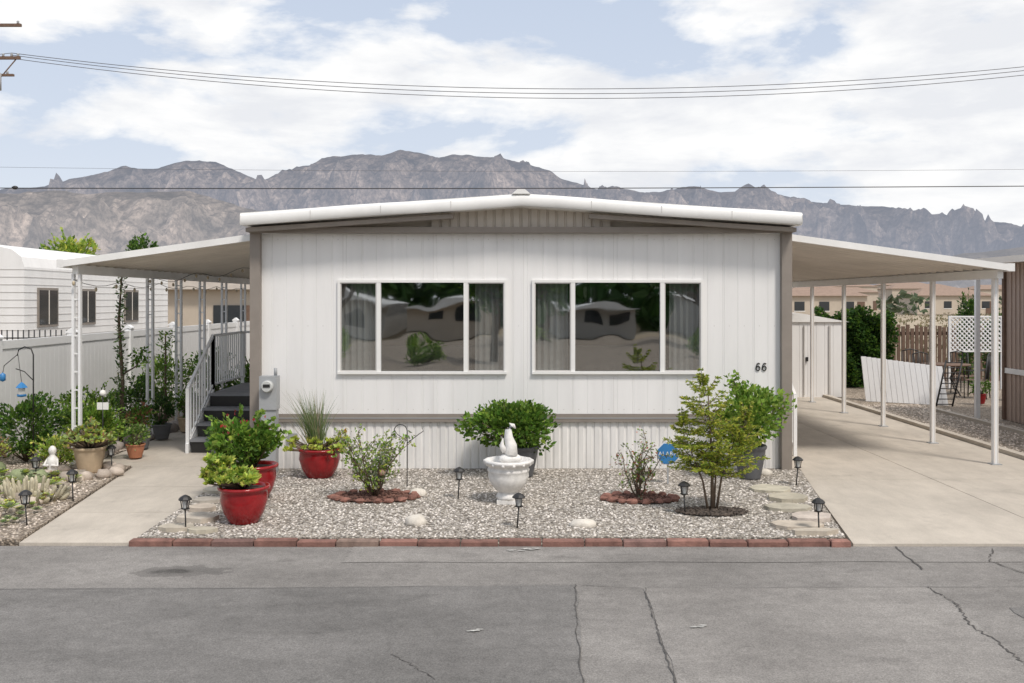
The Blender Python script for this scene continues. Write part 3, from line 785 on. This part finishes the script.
def rock(name,x,y,s,col=(.85,.79,.70),z=.02):
    m=MB(); m.blob((x,y,z+s[2]*.35),s,ROCK,col,12,8,.13); m.build(name)
rock('white_rock',-.98,9.65,(.11,.08,.075)); rock('white_rock',.72,9.6,(.14,.09,.05)); rock('white_rock',-1.1,11.1,(.11,.07,.06))
rock('white_rock',3.3,12.4,(.1,.1,.06))
mb=MB()
for (x,y,a,b_) in ((3.0,12.25,.22,.17),(3.08,11.4,.27,.22),(3.15,10.85,.22,.22),(3.02,10.35,.26,.18),(3.12,9.9,.24,.17),(2.85,9.55,.26,.16),(2.95,9.26,.22,.08),
                    (-3.25,9.85,.2,.16),(-3.36,10.3,.17,.13),(-3.45,10.75,.16,.14),(-3.33,9.45,.2,.12),(-3.05,9.32,.15,.08),(-3.5,11.3,.15,.14)):
    n=9; g=U(.85,1.2); t0=U(0,1); pts=[(x+a*math.cos(t0+6.283*k/n)*U(.78,1.15),y+b_*math.sin(t0+6.283*k/n)*U(.78,1.15)) for k in range(n)]
    mb.prism(pts,'z',0,.05+U(0,.018),STONE,(g,g*U(.92,1),g*U(.84,.95)))
mb.build('stepping_stones')

# ---------------------------------------------------------------- left garden
def shrub(name,x,y,r,h,n,L,cols,z0=.02,potm=None,pr=.15,ph=.25):
    m=MB(); zb=z0
    if potm: pot(m,x,y,pr,ph,potm); zb=ph*.9
    bush(m,(x,y,zb),(x,y,zb+h*.55),(r,r*.9,h*.5),n,L,L*.6,cols,18,.4); m.build(name)
shrub('garden_shrub',-6.85,13.4,.55,.85,3000,.06,GD+G1+G1)
shrub('garden_shrub',-6.05,13.7,.46,.85,2600,.06,G2+G2+G1)
shrub('garden_shrub',-6.5,14.7,.5,.9,2200,.065,G1+G2)
shrub('garden_shrub',-6.5,16.4,.45,1.0,1300,.07,GD+G1)
shrub('garden_shrub',-6.7,18.5,.5,1.2,1300,.08,G1+G2)
shrub('garden_shrub',-6.6,21,.6,1.1,1300,.09,G1+GD)
shrub('garden_shrub',-6.85,12.3,.36,.5,1300,.05,GY+GP+BR)
shrub('garden_shrub',-6.15,12.8,.28,.45,900,.05,G2+GY)
shrub('potted_plant',-5.7,14.6,.22,.45,500,.06,G1+[(.35,.15,.1)],potm=GREYPOT)
shrub('potted_plant',-5.75,15.6,.2,.5,500,.06,GD,potm=GREYPOT)
shrub('potted_plant',-5.65,16.5,.22,.5,500,.06,G1,potm=BEIGEPOT)
shrub('potted_plant',-5.5,17.8,.25,.7,500,.07,GD+G1,potm=TERRA)
shrub('potted_plant',-5.3,19.5,.3,.9,600,.08,G1,potm=REDPOT)
shrub('potted_plant',-5.45,13.75,.18,.3,400,.05,GS+G1,potm=TERRA,pr=.13,ph=.2)
shrub('potted_plant',-4.2,13.6,.16,.3,260,.05,GD,potm=GREYPOT,pr=.12,ph=.22)
mb=MB(); pot(mb,-5.6,12.6,.2,.34,BEIGEPOT)
for i in range(60):
    a=U(0,6.28);q=math.sqrt(R()); x,y,z=-5.6+math.cos(a)*q*.34,12.55+math.sin(a)*q*.25,.40+(1-q)*.28+U(-.05,.08)
    mb.path([(-5.6,12.6,.3),(x,y,z)],.010,5,BARK); fleshy(mb,(x,y,z),U(.05,.08),GY+GS+[(.42,.26,.15)],13)
mb.build('potted_succulent')
mb=MB()
for i in range(64):
    a=U(0,6.28);q=math.sqrt(R()); x,y=-5.50+math.cos(a)*q*.36,10.8+math.sin(a)*q*.34; h=U(.10,.34)*(1.15-.5*q); r=U(.016,.030); g=U(.75,1.15); col=(.52*g,.47*g,.34*g)
    lx,ly=math.cos(a)*q*.10,math.sin(a)*q*.08
    mb.path([(x,y,.02),(x+lx*.5,y+ly*.5,h*.5),(x+lx,y+ly,h*.9),(x+lx*1.1,y+ly*1.1,h)],[r*.8,r,r*.85,r*.35],8,VCOL,col)
    for k in range(20):
        z=U(.1,1); mb.leaf((x+lx*z,y+ly*z,.02+z*h*.95),rnd3(),r+.022,.004,LEAF,(.70,.65,.52))
mb.build('cactus_cluster')
mb=MB()
for i in range(9):
    x,y=-6.3+U(-.45,.45),11.9+U(-.4,.4); r=U(.07,.13); g=U(.8,1.2)
    mb.lathe((x,y,.02),[(r*.7,0),(r,r*.5),(r*.95,r*1.1),(r*.6,r*1.55),(0,r*1.6)],24,VCOL,(.24*g,.28*g,.15*g),ribs=12,ribd=.08)
for i in range(44): rosette(mb,(-5.8+U(-.75,.6),11.2+U(-1.2,1.0),.05+U(0,.1)),U(.06,.14),GP+GS+GY+BR[:1],20)
for i in range(12): rosette(mb,(-5.15+U(-.3,.15),9.75+U(-.4,.5),.05),U(.04,.09),GP+GS,18)
mb.build('succulent_bed')
mb=MB()
for i in range(38):
    t=i/37; x=-4.95-(i/37)*.55+U(-.12,.05)-.1; y=9.3+t*3.8; 
    if R()<.8:
        g=U(.4,.9); s_=U(.6,1.2); mb.blob((x-U(0,.3),y,.04),(.10*s_,.075*s_,.06*s_),ROCK,(g,g*.86,g*.72),9,6,.2)
for i in range(12):
    a=i*.52; g=U(.4,.8); mb.blob((-5.6+.42*math.cos(a),12.4+.4*math.sin(a),.06),(U(.08,.13),U(.06,.1),U(.05,.08)),ROCK,(g,g*.85,g*.72),9,6,.18)
for i in range(14):
    g=U(.3,.7); mb.blob((-5.98+U(-.1,.1),13.6+i*.33,.06),(U(.07,.12),U(.07,.12),U(.06,.11)),ROCK,(g,g*.88,g*.8),9,6,.18)
mb.build('garden_rocks')
mb=MB(); x,y=-5.95,12.3
mb.lathe((x,y,.02),[(0,0),(.08,0),(.085,.03),(.06,.06),(.065,.12),(.075,.18),(.06,.24),(.03,.27),(.035,.29),(.05,.32),(.045,.36),(.02,.39),(0,.395)],16,STATUE)
mb.path([(x-.06,y,.24),(x-.09,y-.05,.16),(x-.02,y-.08,.17)],.018,6,STATUE); mb.path([(x+.06,y,.24),(x+.09,y-.05,.16),(x+.02,y-.08,.17)],.018,6,STATUE)
mb.build('garden_statue')
mb=MB(); x,y=-6.22,15.1
mb.path([(x,y,0),(x+.03,y,1.0),(x-.03,y,2.0),(x+.02,y,2.7)],[.035,.03,.022,.01],7,BARK)
for i in range(420):
    z=U(.6,2.75); mb.leaf((x+U(-.06,.06),y+U(-.06,.06),z),(U(-1,1),U(-1,1),U(-.3,.8)),U(.05,.11),.03,LEAF,lc(GD+GP+G1))
mb.path([(x,y,1.1),(x+.25,y,1.25),(x+.35,y,1.5)],[.015,.012,.005],5,BARK)
for i in range(90): mb.leaf(Vector((x+.3,y,1.4))+rnd3()*.16,rnd3(),.08,.04,LEAF,lc(G1))
mb.build('tall_climbing_plant')
mb=MB(); x,y=-6.2,17.0
mb.path([(x,y,0),(x,y,1.7)],[.03,.012],6,BARK)
for i in range(240): 
    z=U(.7,1.75); mb.leaf((x+U(-.12,.12),y+U(-.1,.1),z),(U(-1,1),U(-1,1),U(-.3,.8)),U(.05,.10),.035,LEAF,lc(G2+G1))
mb.build('tall_climbing_plant')
mb=MB(); x,y=-6.55,13.0
mb.path([(x,y,0),(x,y,1.55),(x-.03,y,1.63),(x-.12,y,1.66),(x-.2,y,1.62),(x-.22,y,1.54)],.01,6,BLACK); mb.path([(x-.22,y,1.55),(x-.40,y,1.4),(x-.42,y,1.30)],.006,5,BLACK)
mb.path([(x,y,1.2),(x-.12,y,1.32),(x-.24,y,1.36)],.007,5,BLACK)
c=(x-.16,y,1.0)
mb.path([(c[0],c[1],c[2]+.17),(c[0]-.05,y,1.55)],.004,4,BLACK)
mb.lathe(c,[(0,-.03),(.06,-.02),(.07,0),(.06,.01)],6,BLUE,smooth=False); mb.lathe(c,[(.045,.01),(.05,.10)],6,CHROME,smooth=False); mb.lathe(c,[(.085,.10),(.07,.12),(.03,.16),(.0,.18)],6,BLUE,smooth=False)
mb.lathe((x-.42,y,1.2),[(0,-.02),(.04,0),(.04,.08),(.0,.11)],8,BLUE)
mb.build('hanging_lantern')
mb=MB(); x,y=-5.75,13.35
mb.path([(x,y,0),(x,y,.95)],.008,5,BLACK)
mb.lathe((x,y,.95),[(0,0),(.04,.01),(.05,.04),(.03,.08),(0,.09)],8,STATUE); mb.box(x-.08,x+.08,y-.006,y+.006,.76,.86,WFRAME); mb.build('garden_marker')

# ---------------------------------------------------------------- neighbour left trailer
nb=empty('travel_trailer'); mb=MB()
prof=[(-14.5,.4),(-9.6,.4),(-9.6,2.95),(-9.66,3.15),(-9.85,3.3),(-10.4,3.42),(-12,3.5),(-14.5,3.45)]
mb.prism(prof,'y',18.7,26.5,WHITE); 
z=.5
while z<2.95: mb.box(-14.4,-9.592,18.692,26.51,z,z+.012,SEAM); z+=.15
mb.box(-9.62,-9.58,18.68,26.52,.38,.48,GREYM)
for y in (19.2,21.0,23.5):
    mb.box(-9.597,-9.57,y,y+.85,1.75,2.55,TRIM); mb.box(-9.571,-9.562,y+.05,y+.8,1.8,2.5,DGLASS); mb.box(-9.573,-9.556,y+.41,y+.44,1.8,2.5,AWN)
mb.build('body',nb)
mb=MB()
for y in (21.5,22.4): 
    vs=[];n=16
    for xx in (-9.9,-9.65):
        for k in range(n): vs.append((xx,y+.33*math.cos(6.283*k/n),.33-.09+.33*math.sin(6.283*k/n)))
    mb.add(vs,[(k,(k+1)%n,n+(k+1)%n,n+k) for k in range(n)]+[tuple(range(n,2*n)),tuple(range(n))[::-1]],BLACK)
mb.build('wheels',nb)
mb=MB()
for k in range(14): mb.path([(-9.4+k*.1,17.5,0),(-9.4+k*.1,17.5,1.75)],.012,4,BLACK)
for z in (.2,1.6): mb.path([(-9.5,17.5,z),(-8.0,17.5,z)],.016,4,BLACK)
mb.build('iron_gate')

# ---------------------------------------------------------------- right side
sh=empty('storage_shed'); mb=MB()
siding(mb,5.6,7.88,0,1.78,22.5,WHITE,.2,.01,.01); mb.box(5.6,7.88,22.52,24.6,0,1.78,WHITE)
mb.prism([(5.5,1.78),(7.98,1.78),(6.74,2.0)],'y',22.45,24.7,ROOFW); mb.box(6.9,6.93,22.46,22.49,.05,1.7,SEAM); mb.box(7.5,7.54,22.46,22.49,.05,1.7,SEAM)
mb.box(6.95,7.0,22.44,22.49,.85,.95,BLACK)
mb.build('body',sh)
mb=MB()
for i in range(8500):
    x=U(8.0,10.05); zt=2.0+.10*math.sin(x*5)+.08*math.sin(x*11); z=U(0,1)**.8*zt; y=25.1+U(-.28,.28)-.12*math.sin(x*7+z*5)
    mb.leaf((x,y,z),(U(-1,1),-1+U(-.6,.6),U(-.2,.9)),U(.07,.12),.085,LEAF,lc(GD+G1+GD))
mb.box(8.05,9.95,25.15,25.6,0,1.85,HEDGE)
mb.build('ivy_hedge')
mb=MB()
for k in range(40):
    x=9.9+k*.13; mb.box(x,x+.10,27+U(-.01,.01),27.03,0,1.55+U(-.06,.06),WOODF)
mb.box(9.9,15.1,27.04,27.1,.4,.5,WOODF); mb.box(9.9,15.1,27.04,27.1,1.3,1.4,WOODF)
mb.build('board_fence')
mb=MB(); lx0,lx1,lz0,lz1,ly=11.3,12.6,1.0,1.85,24.5
k=-8
while k<16:
    a=lx0+k*.12
    for s in (1,-1):
        xa,xb=(a,a+(lz1-lz0)) if s>0 else (a+(lz1-lz0),a)
        ta,tb=sorted(((lx0-xa)/(xb-xa),(lx1-xa)/(xb-xa))); t0=max(0,ta); t1=min(1,tb)
        if t1>t0: mb.path([(lerp(xa,xb,t0),ly+.01*s,lerp(lz0,lz1,t0)),(lerp(xa,xb,t1),ly+.01*s,lerp(lz0,lz1,t1))],.018,4,VINYL,smooth=False)
    k+=1
mb.box(lx0-.04,lx0,ly-.03,ly+.03,0,lz1+.04,VINYL); mb.box(lx1,lx1+.04,ly-.03,ly+.03,0,lz1+.04,VINYL); mb.box(lx0,lx1,ly-.03,ly+.03,lz1,lz1+.04,VINYL); mb.box(lx0,lx1,ly-.03,ly+.03,lz0-.04,lz0,VINYL)
mb.build('lattice_screen')
mb=MB()
for k in range(15):
    x=8.05+k*.098; lean=.30; yy=21.6-k*.06; hh=1.0-k*.012
    mb.add([(x,yy,0),(x+.092,yy-.05,0),(x+.092,yy-.05+lean,hh),(x,yy+lean,hh),(x,yy+.025,0),(x+.092,yy-.025,0),(x+.092,yy-.025+lean,hh),(x,yy+.025+lean,hh)],
       [(0,1,2,3),(7,6,5,4),(0,4,5,1),(1,5,6,2),(2,6,7,3),(3,7,4,0)],VINYL)
mb.build('vinyl_panel')
mb=MB()
for k in range(9):
    t=k/8; mb.path([(9.15+.2*t,20.5,.05+t*.9),(9.5+.2*t,20.5,.05+t*.9)],.014,4,BLACK)
mb.path([(9.15,20.5,0),(9.37,20.5,1.0)],.02,4,BLACK); mb.path([(9.5,20.5,0),(9.72,20.5,1.0)],.02,4,BLACK)
mb.build('metal_rack')
def chair(x,y,a):
    m=MB(); ca,sa=math.cos(a),math.sin(a)
    def T(u,v,z): return (x+u*ca-v*sa,y+u*sa+v*ca,z)
    s=.22
    for u in (-s,s):
        m.path([T(u,-s,0),T(u,-s,.64),T(u,s,.66)],.014,5,BLACK); m.path([T(u,s*1.15,0),T(u,s,.43),T(u,s*1.25,1.0)],.014,5,BLACK)
    m.add([T(-s,-s,.43),T(s,-s,.43),T(s,s,.42),T(-s,s,.42)],[(0,1,2,3)],WOODF)
    m.path([T(-s,s*1.25,1.0),T(0,s*1.25,1.05),T(s,s*1.25,1.0)],.014,5,BLACK)
    for k in range(5): 
        u=-s+(k+.5)*2*s/5; m.path([T(u,s,.45),T(u,s*1.25,1.02)],.009,4,BLACK)
    m.build('patio_chair')
chair(9.9,22.6,.3); chair(10.9,22.3,-2.2); chair(11.2,23.5,2.2); chair(10.2,24.0,.1)
mb=MB(); mb.lathe((10.55,23.1,0),[(0,.72),(.55,.72),(.56,.735),(.55,.75),(0,.75)],28,WOODF); 
for k in range(4):
    a=k*1.57+.5; mb.path([(10.55+.4*math.cos(a),23.1+.4*math.sin(a),0),(10.55+.15*math.cos(a),23.1+.15*math.sin(a),.4),(10.55+.35*math.cos(a),23.1+.35*math.sin(a),.72)],.016,5,BLACK)
mb.build('patio_table')
shrub('potted_plant',11.6,21.6,.25,.5,400,.07,G1+RD,potm=TERRA)
shrub('potted_plant',10.3,20.9,.2,.3,300,.06,G1,potm=REDPOT,pr=.13,ph=.22)
nb=empty('mobile_home'); mb=MB()
mb.box(9.5,16,6,18.3,0,3.0,TANW)
y=6.05
while y<18.2: mb.box(9.478,9.499,y,y+.05,0,3.0,TANW); y+=.15
mb.box(9.46,9.476,6,18.24,.9,1.0,ROOFW)
mb.box(9.45,9.53,18.25,18.33,0,3.0,WOODF)
mb.build('walls',nb); mb=MB()
mb.prism([(9.0,2.98),(16.2,3.3),(16.2,3.4),(9.0,3.1)],'y',5.8,18.7,AWN)
mb.box(9.02,9.10,18.46,18.54,0,2.98,VINYL)
mb.build('roof',nb)
for (x,y,z,r) in ((12.4,25.8,1.8,.45),(13.2,26,1.5,.5)):
    m=MB(); bush(m,(x,y,0),(x,y,z*.75),(r*.6,r*.6,z*.6),1500,.12,.05,GD+G1,18,.8); m.build('juniper')

# ---------------------------------------------------------------- distance
def cottage(name,x,y,w,d,h,wall,roof,ry=1.2):
    r=empty(name); m=MB(); m.box(x-w/2,x+w/2,y,y+d,0,h,wall)
    for k in range(int(w//3)):
        xx=x-w/2+1.2+k*3; m.box(xx,xx+1.2,y-.06,y-.005,1.0,2.1,DGLASS); m.box(xx-.08,xx+1.28,y-.04,y-.002,.90,.998,ROOFW)
    m.box(x+w/2-1.2,x+w/2-.3,y-.05,y-.005,.0,2.1,WOODF)
    m.build('walls',r); m=MB(); e=.4
    m.add([(x-w/2-e,y-e,h),(x+w/2+e,y-e,h),(x+w/2+e,y+d+e,h),(x-w/2-e,y+d+e,h),(x-w/2+d/3,y+d/2,h+ry),(x+w/2-d/3,y+d/2,h+ry)],[(0,1,5,4),(1,2,5),(2,3,4,5),(3,0,4),(0,3,2,1)],roof)
    m.build('roof',r)
BT=simple('roof_tan',(.36,.31,.26),.9,.2,2)
for (x,y,w,d,h) in ((-20,55,11,8,2.9),(-29,60,11,8,3.0),(-36,75,12,8,3),(-12.5,36,6,6,2.7)): cottage('stucco_house',x,y,w,d,h,BEIGEW,BT)
for (x,y,w,d,h) in ((38,115,10,8,2.8),(70,150,12,8,3),(100,150,14,9,3),(74,210,14,9,4),(98,225,16,9,5),(125,240,16,9,5),(140,300,16,9,5),(118,330,18,10,7),(150,360,18,10,8)): cottage('stucco_house',x,y,w,d,h,BEIGEW,ROOFT)
def tree(name,x,y,h,r,cols,n=1400,L=.35,z0=0):
    m=MB(); t=h*.35
    m.path([(x,y,z0),(x+.1,y,z0+t),(x,y,z0+h*.7)],[r*.09,r*.06,r*.02],7,BARK)
    bush(m,(x,y,z0+t*.9),(x,y,z0+h*.66),(r,r,h*.36),n,L,L*.6,cols,20,.2,cr=.40,brad=r*.03,shoot=1.1); m.build(name)
tree('broadleaf_tree',-21.5,46,5.5,1.5,GY+G2,3000,.26)
tree('broadleaf_tree',-27.4,70,7.0,1.2,GD+G1,1800,.3)
tree('broadleaf_tree',-27,58,5.2,2.0,GD+G1,1200,.35)
tree('broadleaf_tree',-14.5,52,4.0,1.6,GD+G1,1000,.3)
tree('broadleaf_tree',-24,90,6,2.4,GD,1000,.4)
m=MB()
for i in range(420):
    y=U(130,520); x=U(-.75,.75)*y; 
    h=U(2,5)*(1+.0012*y)*(.6 if x>0 else 1); r=h*U(.4,.7); cz=h*.55; col=lc([(.08,.105,.06),(.11,.13,.07),(.14,.145,.09)])
    for k in range(26):
        v=rnd3(); g=U(.7,1.3); m.leaf((x+v.x*r,y+v.y*r,cz+v.z*h*.45),rnd3(),r*.7,r*.5,LEAF,(col[0]*g,col[1]*g,col[2]*g))
m.build('distant_trees')
m=MB()
for i in range(900):
    y=U(34,160); x=U(.22,.62)*y; s=U(.15,.5)
    for k in range(7): 
        v=rnd3(); m.leaf((x+v.x*s,y+v.y*s,abs(v.z)*s*.6),(v.x,v.y,1),s*.7,s*.3,LEAF,lc([(.22,.19,.11),(.14,.14,.07),(.28,.23,.14)]))
m.build('desert_scrub')

ridge=[(-900,235),(-500,215),(-200,200),(0,189),(45,184),(70,176),(90,172),(108,168),(125,162),(140,166),(160,166),(180,162),(200,159),(215,161),(232,167),(250,176),(262,180),(275,174),(290,171),(300,166),(312,165),(322,157),(335,153),(350,152),(370,151),(385,153),(400,148),(420,152),(438,156),(455,152),(470,151),(485,153),(500,154),(525,160),(545,168),(560,176),(580,181),(600,188),(620,187),(640,190),(670,187),(700,186),(720,190),(735,190),(742,185),(748,182),(755,186),(762,189),(780,192),(800,198),(850,203),(900,208),(940,215),(1000,222),(1024,225),(1300,235),(1900,255)]
foot=[(-900,240),(-300,205),(0,191),(60,188),(130,190),(190,187),(220,197),(250,206),(300,222),(380,238),(500,252),(640,262),(800,264),(900,262),(960,252),(1010,246),(1060,240),(1400,245),(1900,270)]
def interp(t,x):
    for i in range(len(t)-1):
        if t[i][0]<=x<=t[i+1][0]:
            f=(x-t[i][0])/(t[i+1][0]-t[i][0]); return lerp(t[i][1],t[i+1][1],f)
    return t[0][1] if x<t[0][0] else t[-1][1]
def rng(name,prof,yc,wf,wb,mat,nx,ny,amp,sx,xl=1.0,seed=1.3):
    vs=[];fs=[]; x0,x1=-xl*yc,xl*yc
    for j in range(ny+1):
        s=j/ny; y=yc-wf+(wf+wb)*s
        for i in range(nx+1):
            x=x0+(x1-x0)*i/nx
            H=(300-interp(prof,512+x/yc*950))/950*yc
            if y<=yc: t=(yc-y)/wf; g=(1-t)**1.15
            else: t=(y-yc)/wb; g=(1-t)**1.5
            wx=x+90*noise.noise(Vector((x/300,y/300,8))); 
            p=Vector((wx/sx,y/(sx*1.9),seed)); rg=0;a=1;f=1;wgt=1
            for o_ in range(6):
                q=1-abs(noise.noise(p*f))*2.1; q=max(q,-.3); rg+=a*q*wgt*.5; wgt=max(.25,min(1,q*1.3)); a*=.55; f*=2.1
            z=H*g+(rg-.62)*amp*H*min(1,t*2.8+.05)*min(1,g*3)
            vs.append((x,y,z-30*(1-g)-5))
    w=nx+1
    fs=[(j*w+i,j*w+i+1,(j+1)*w+i+1,(j+1)*w+i) for j in range(ny) for i in range(nx)]
    m=MB(); m.add(vs,fs,mat,smooth=False); m.build(name)
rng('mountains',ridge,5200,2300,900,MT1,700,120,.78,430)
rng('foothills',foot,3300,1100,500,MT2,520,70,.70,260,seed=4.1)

# ---------------------------------------------------------------- power lines
pl=empty('utility_pole'); m=MB(); X,Y=-24.6,45
m.path([(X,Y,0),(X,Y,15.9)],[.19,.12],10,WOODF)
m.box(X-.15,X+1.35,Y-.07,Y+.07,15.25,15.38,WOODF); m.box(X-1.2,X+1.3,Y-.07,Y+.07,13.7,13.83,WOODF); m.box(X-1.2,X+1.0,Y-.07,Y+.07,12.9,13.0,WOODF)
m.path([(X,Y,12.4),(X+1.1,Y,13.7)],.03,5,WOODF)
m.build('pole',pl); m=MB()
for (dx,z) in ((.9,13.83),(1.2,13.83),(1.2,15.38),(.5,13.83),(.7,13.0)):
    m.lathe((X+dx,Y,z),[(.03,0),(.07,.03),(.04,.07),(.07,.1),(.03,.15),(0,.16)],8,GREYM)
m.path([(X+.35,Y-.2,12.2),(X+.35,Y-.2,13.0)],[.16,.16],10,GREYM)
m.build('fittings',pl)
def wire(m,p0,p1,sag,r,n=40,mat=WIRE):
    P=[]
    for i in range(n+1):
        t=i/n; P.append((lerp(p0[0],p1[0],t),lerp(p0[1],p1[1],t),lerp(p0[2],p1[2],t)-sag*4*t*(1-t)))
    m.path(P,r,4,mat)
m=MB()
for (z0,z1,sg_) in ((14.0,14.0,1.7),(13.9,13.85,1.8),(13.75,13.65,1.85)): wire(m,(X+.9,Y,z0),(30,Y,z1),sg_,.018)
wire(m,(X+.9,Y,14.0),(-80,Y,14.3),1.6,.016); wire(m,(30,Y,13.8),(80,Y,14.5),1.0,.016)
wire(m,(X,Y,8.6),(45,Y,8.8),.3,.008)
m.build('power_lines')
m=MB(); wire(m,(-40,30,6.0),(40,30,6.15),.25,.018,mat=BLACK); m.blob((-15.7,30,5.85),(.10,.06,.06),BLACK); m.build('overhead_cable')

# ---------------------------------------------------------------- across the street (seen in window reflections)
def home2(x0,x1,y0,y1,h,wall,win,roof=GREYR):
    nb=empty('mobile_home'); m=MB(); m.box(x0,x1,y1,y0,-.02,h,wall)
    for x in win: m.box(x,x+1.2,y0+.005,y0+.05,.9,1.7,DGLASS)
    m.build('walls',nb); m=MB(); xm=(x0+x1)/2
    m.prism([(x0-.3,h),(x1+.3,h),(xm,h+.45)],'y',y1-.3,y0+.6,roof); m.build('roof',nb)
home2(-15,-8,-34,-46,2.2,GREYW,(-13.5,-10.5)); home2(-6.8,-1.5,-34,-48,1.9,BEIGEW,(-5.2,-3.4),ROOFW); home2(2.6,7.6,-32,-46,1.9,GREYW,(4.2,6.0),ROOFW); home2(12,20,-34,-46,2.2,GREYW,(13.5,16.5))
tree('broadleaf_tree',-.9,-15,6.5,1.9,GD+G1,2400,.28)
tree('broadleaf_tree',1.9,-26,6.2,1.7,GD+G1,2200,.28)
tree('broadleaf_tree',-8.6,-20,6,2.4,GD,2200,.28)
tree('broadleaf_tree',9.5,-24,6,2.6,GD,2200,.28)
for (x,y,r,h) in ((-6.9,-9,1.0,1.3),(-3.0,-8.5,.7,.9),(.8,-18,.9,1.0),(8,-13,1,1.1)): shrub('garden_shrub',x,y,r,h,1400,.11,G1+G2)
m=MB()
for i in range(320):
    x=U(-60,60); y=U(-85,-50); h=U(7,14)
    for k in range(34):
        v=rnd3(); m.leaf((x+v.x*3.5,y+v.y*2,h*.45+v.z*h*.55),rnd3(),1.6,1.1,LEAF,lc(GD))
m.build('distant_trees')
m=MB(); m.prism([(-60,-30),(60,-30),(60,-3.3),(-60,-3.3)],'z',-.2,-.02,GRAV2); m.build('gravel_lot')

# ---------------------------------------------------------------- sky + sun
w=bpy.data.worlds.new('World'); bpy.context.scene.world=w; w.use_nodes=True; nt=w.node_tree; nt.nodes.clear()
ELEV,AZ=math.radians(54),math.radians(146)
out=N(nt,'ShaderNodeOutputWorld'); bg=N(nt,'ShaderNodeBackground'); bg.inputs[1].default_value=.110
sky=N(nt,'ShaderNodeTexSky'); sky.sky_type='NISHITA'; sky.sun_disc=False; sky.sun_elevation=ELEV; sky.sun_rotation=AZ; sky.dust_density=1.2; sky.ozone_density=1.2
tc=N(nt,'ShaderNodeTexCoord')
def wn(loc,scl,scale,detail,rough,dist=0):
    mp=N(nt,'ShaderNodeMapping'); mp.inputs['Location'].default_value=loc; mp.inputs['Scale'].default_value=scl
    nt.links.new(tc.outputs['Generated'],mp.inputs[0]); n=N(nt,'ShaderNodeTexNoise'); n.inputs['Scale'].default_value=scale
    n.inputs['Detail'].default_value=detail; n.inputs['Roughness'].default_value=rough; n.inputs['Distortion'].default_value=dist
    nt.links.new(mp.outputs[0],n.inputs['Vector']); return n.outputs['Fac']
sx=N(nt,'ShaderNodeSeparateXYZ'); nt.links.new(tc.outputs['Generated'],sx.inputs[0])
n1=wn((.3,.1,.2),(1,1,2.6),4.4,14,.56,.15)
ml=N(nt,'ShaderNodeMath',operation='MULTIPLY_ADD'); ml.inputs[1].default_value=.24; nt.links.new(sx.outputs['X'],ml.inputs[0]); nt.links.new(n1,ml.inputs[2])
cov=ramp(nt,ml.outputs[0],[(.44,0),(.485,.6),(.53,1)])
n2=wn((1.3,.7,.2),(1,1,3.4),6,12,.58,.2)
shade=ramp(nt,n2,[(.38,(7.6,7.75,8.1)),(.50,(8.7,8.75,8.85)),(.57,(9.2,9.2,9.2))])
pale=mixc(nt,.88,sky.outputs[0],(5.7,6.45,7.75))
hz=ramp(nt,sx.outputs['Z'],[(.0,.7),(.16,.22),(.3,0)])
pale=mixc(nt,hz,pale,(8.0,8.3,8.7))
c=mixc(nt,cov,pale,shade)
nt.links.new(c,bg.inputs[0]); nt.links.new(bg.outputs[0],out.inputs[0])
sl=bpy.data.lights.new('sun','SUN'); sl.energy=2.7; sl.angle=math.radians(10); sl.color=(1,.935,.86)
so=bpy.data.objects.new('sun',sl); bpy.context.collection.objects.link(so)
d=Vector((math.sin(AZ)*math.cos(ELEV),math.cos(AZ)*math.cos(ELEV),math.sin(ELEV)))
so.rotation_euler=d.to_track_quat('Z','Y').to_euler(); so.location=(0,-5,20)

cam=bpy.data.cameras.new('camera'); co=bpy.data.objects.new('camera',cam); bpy.context.collection.objects.link(co)
co.location=(0,0,2.3); co.rotation_euler=(math.pi/2,0,0); cam.sensor_width=36; cam.lens=950/1024*36; cam.shift_y=-41.5/1024
cam.clip_start=.1; cam.clip_end=20000
s=bpy.context.scene; s.camera=co; s.view_settings.view_transform='Standard'; s.view_settings.look='None'; s.view_settings.exposure=0
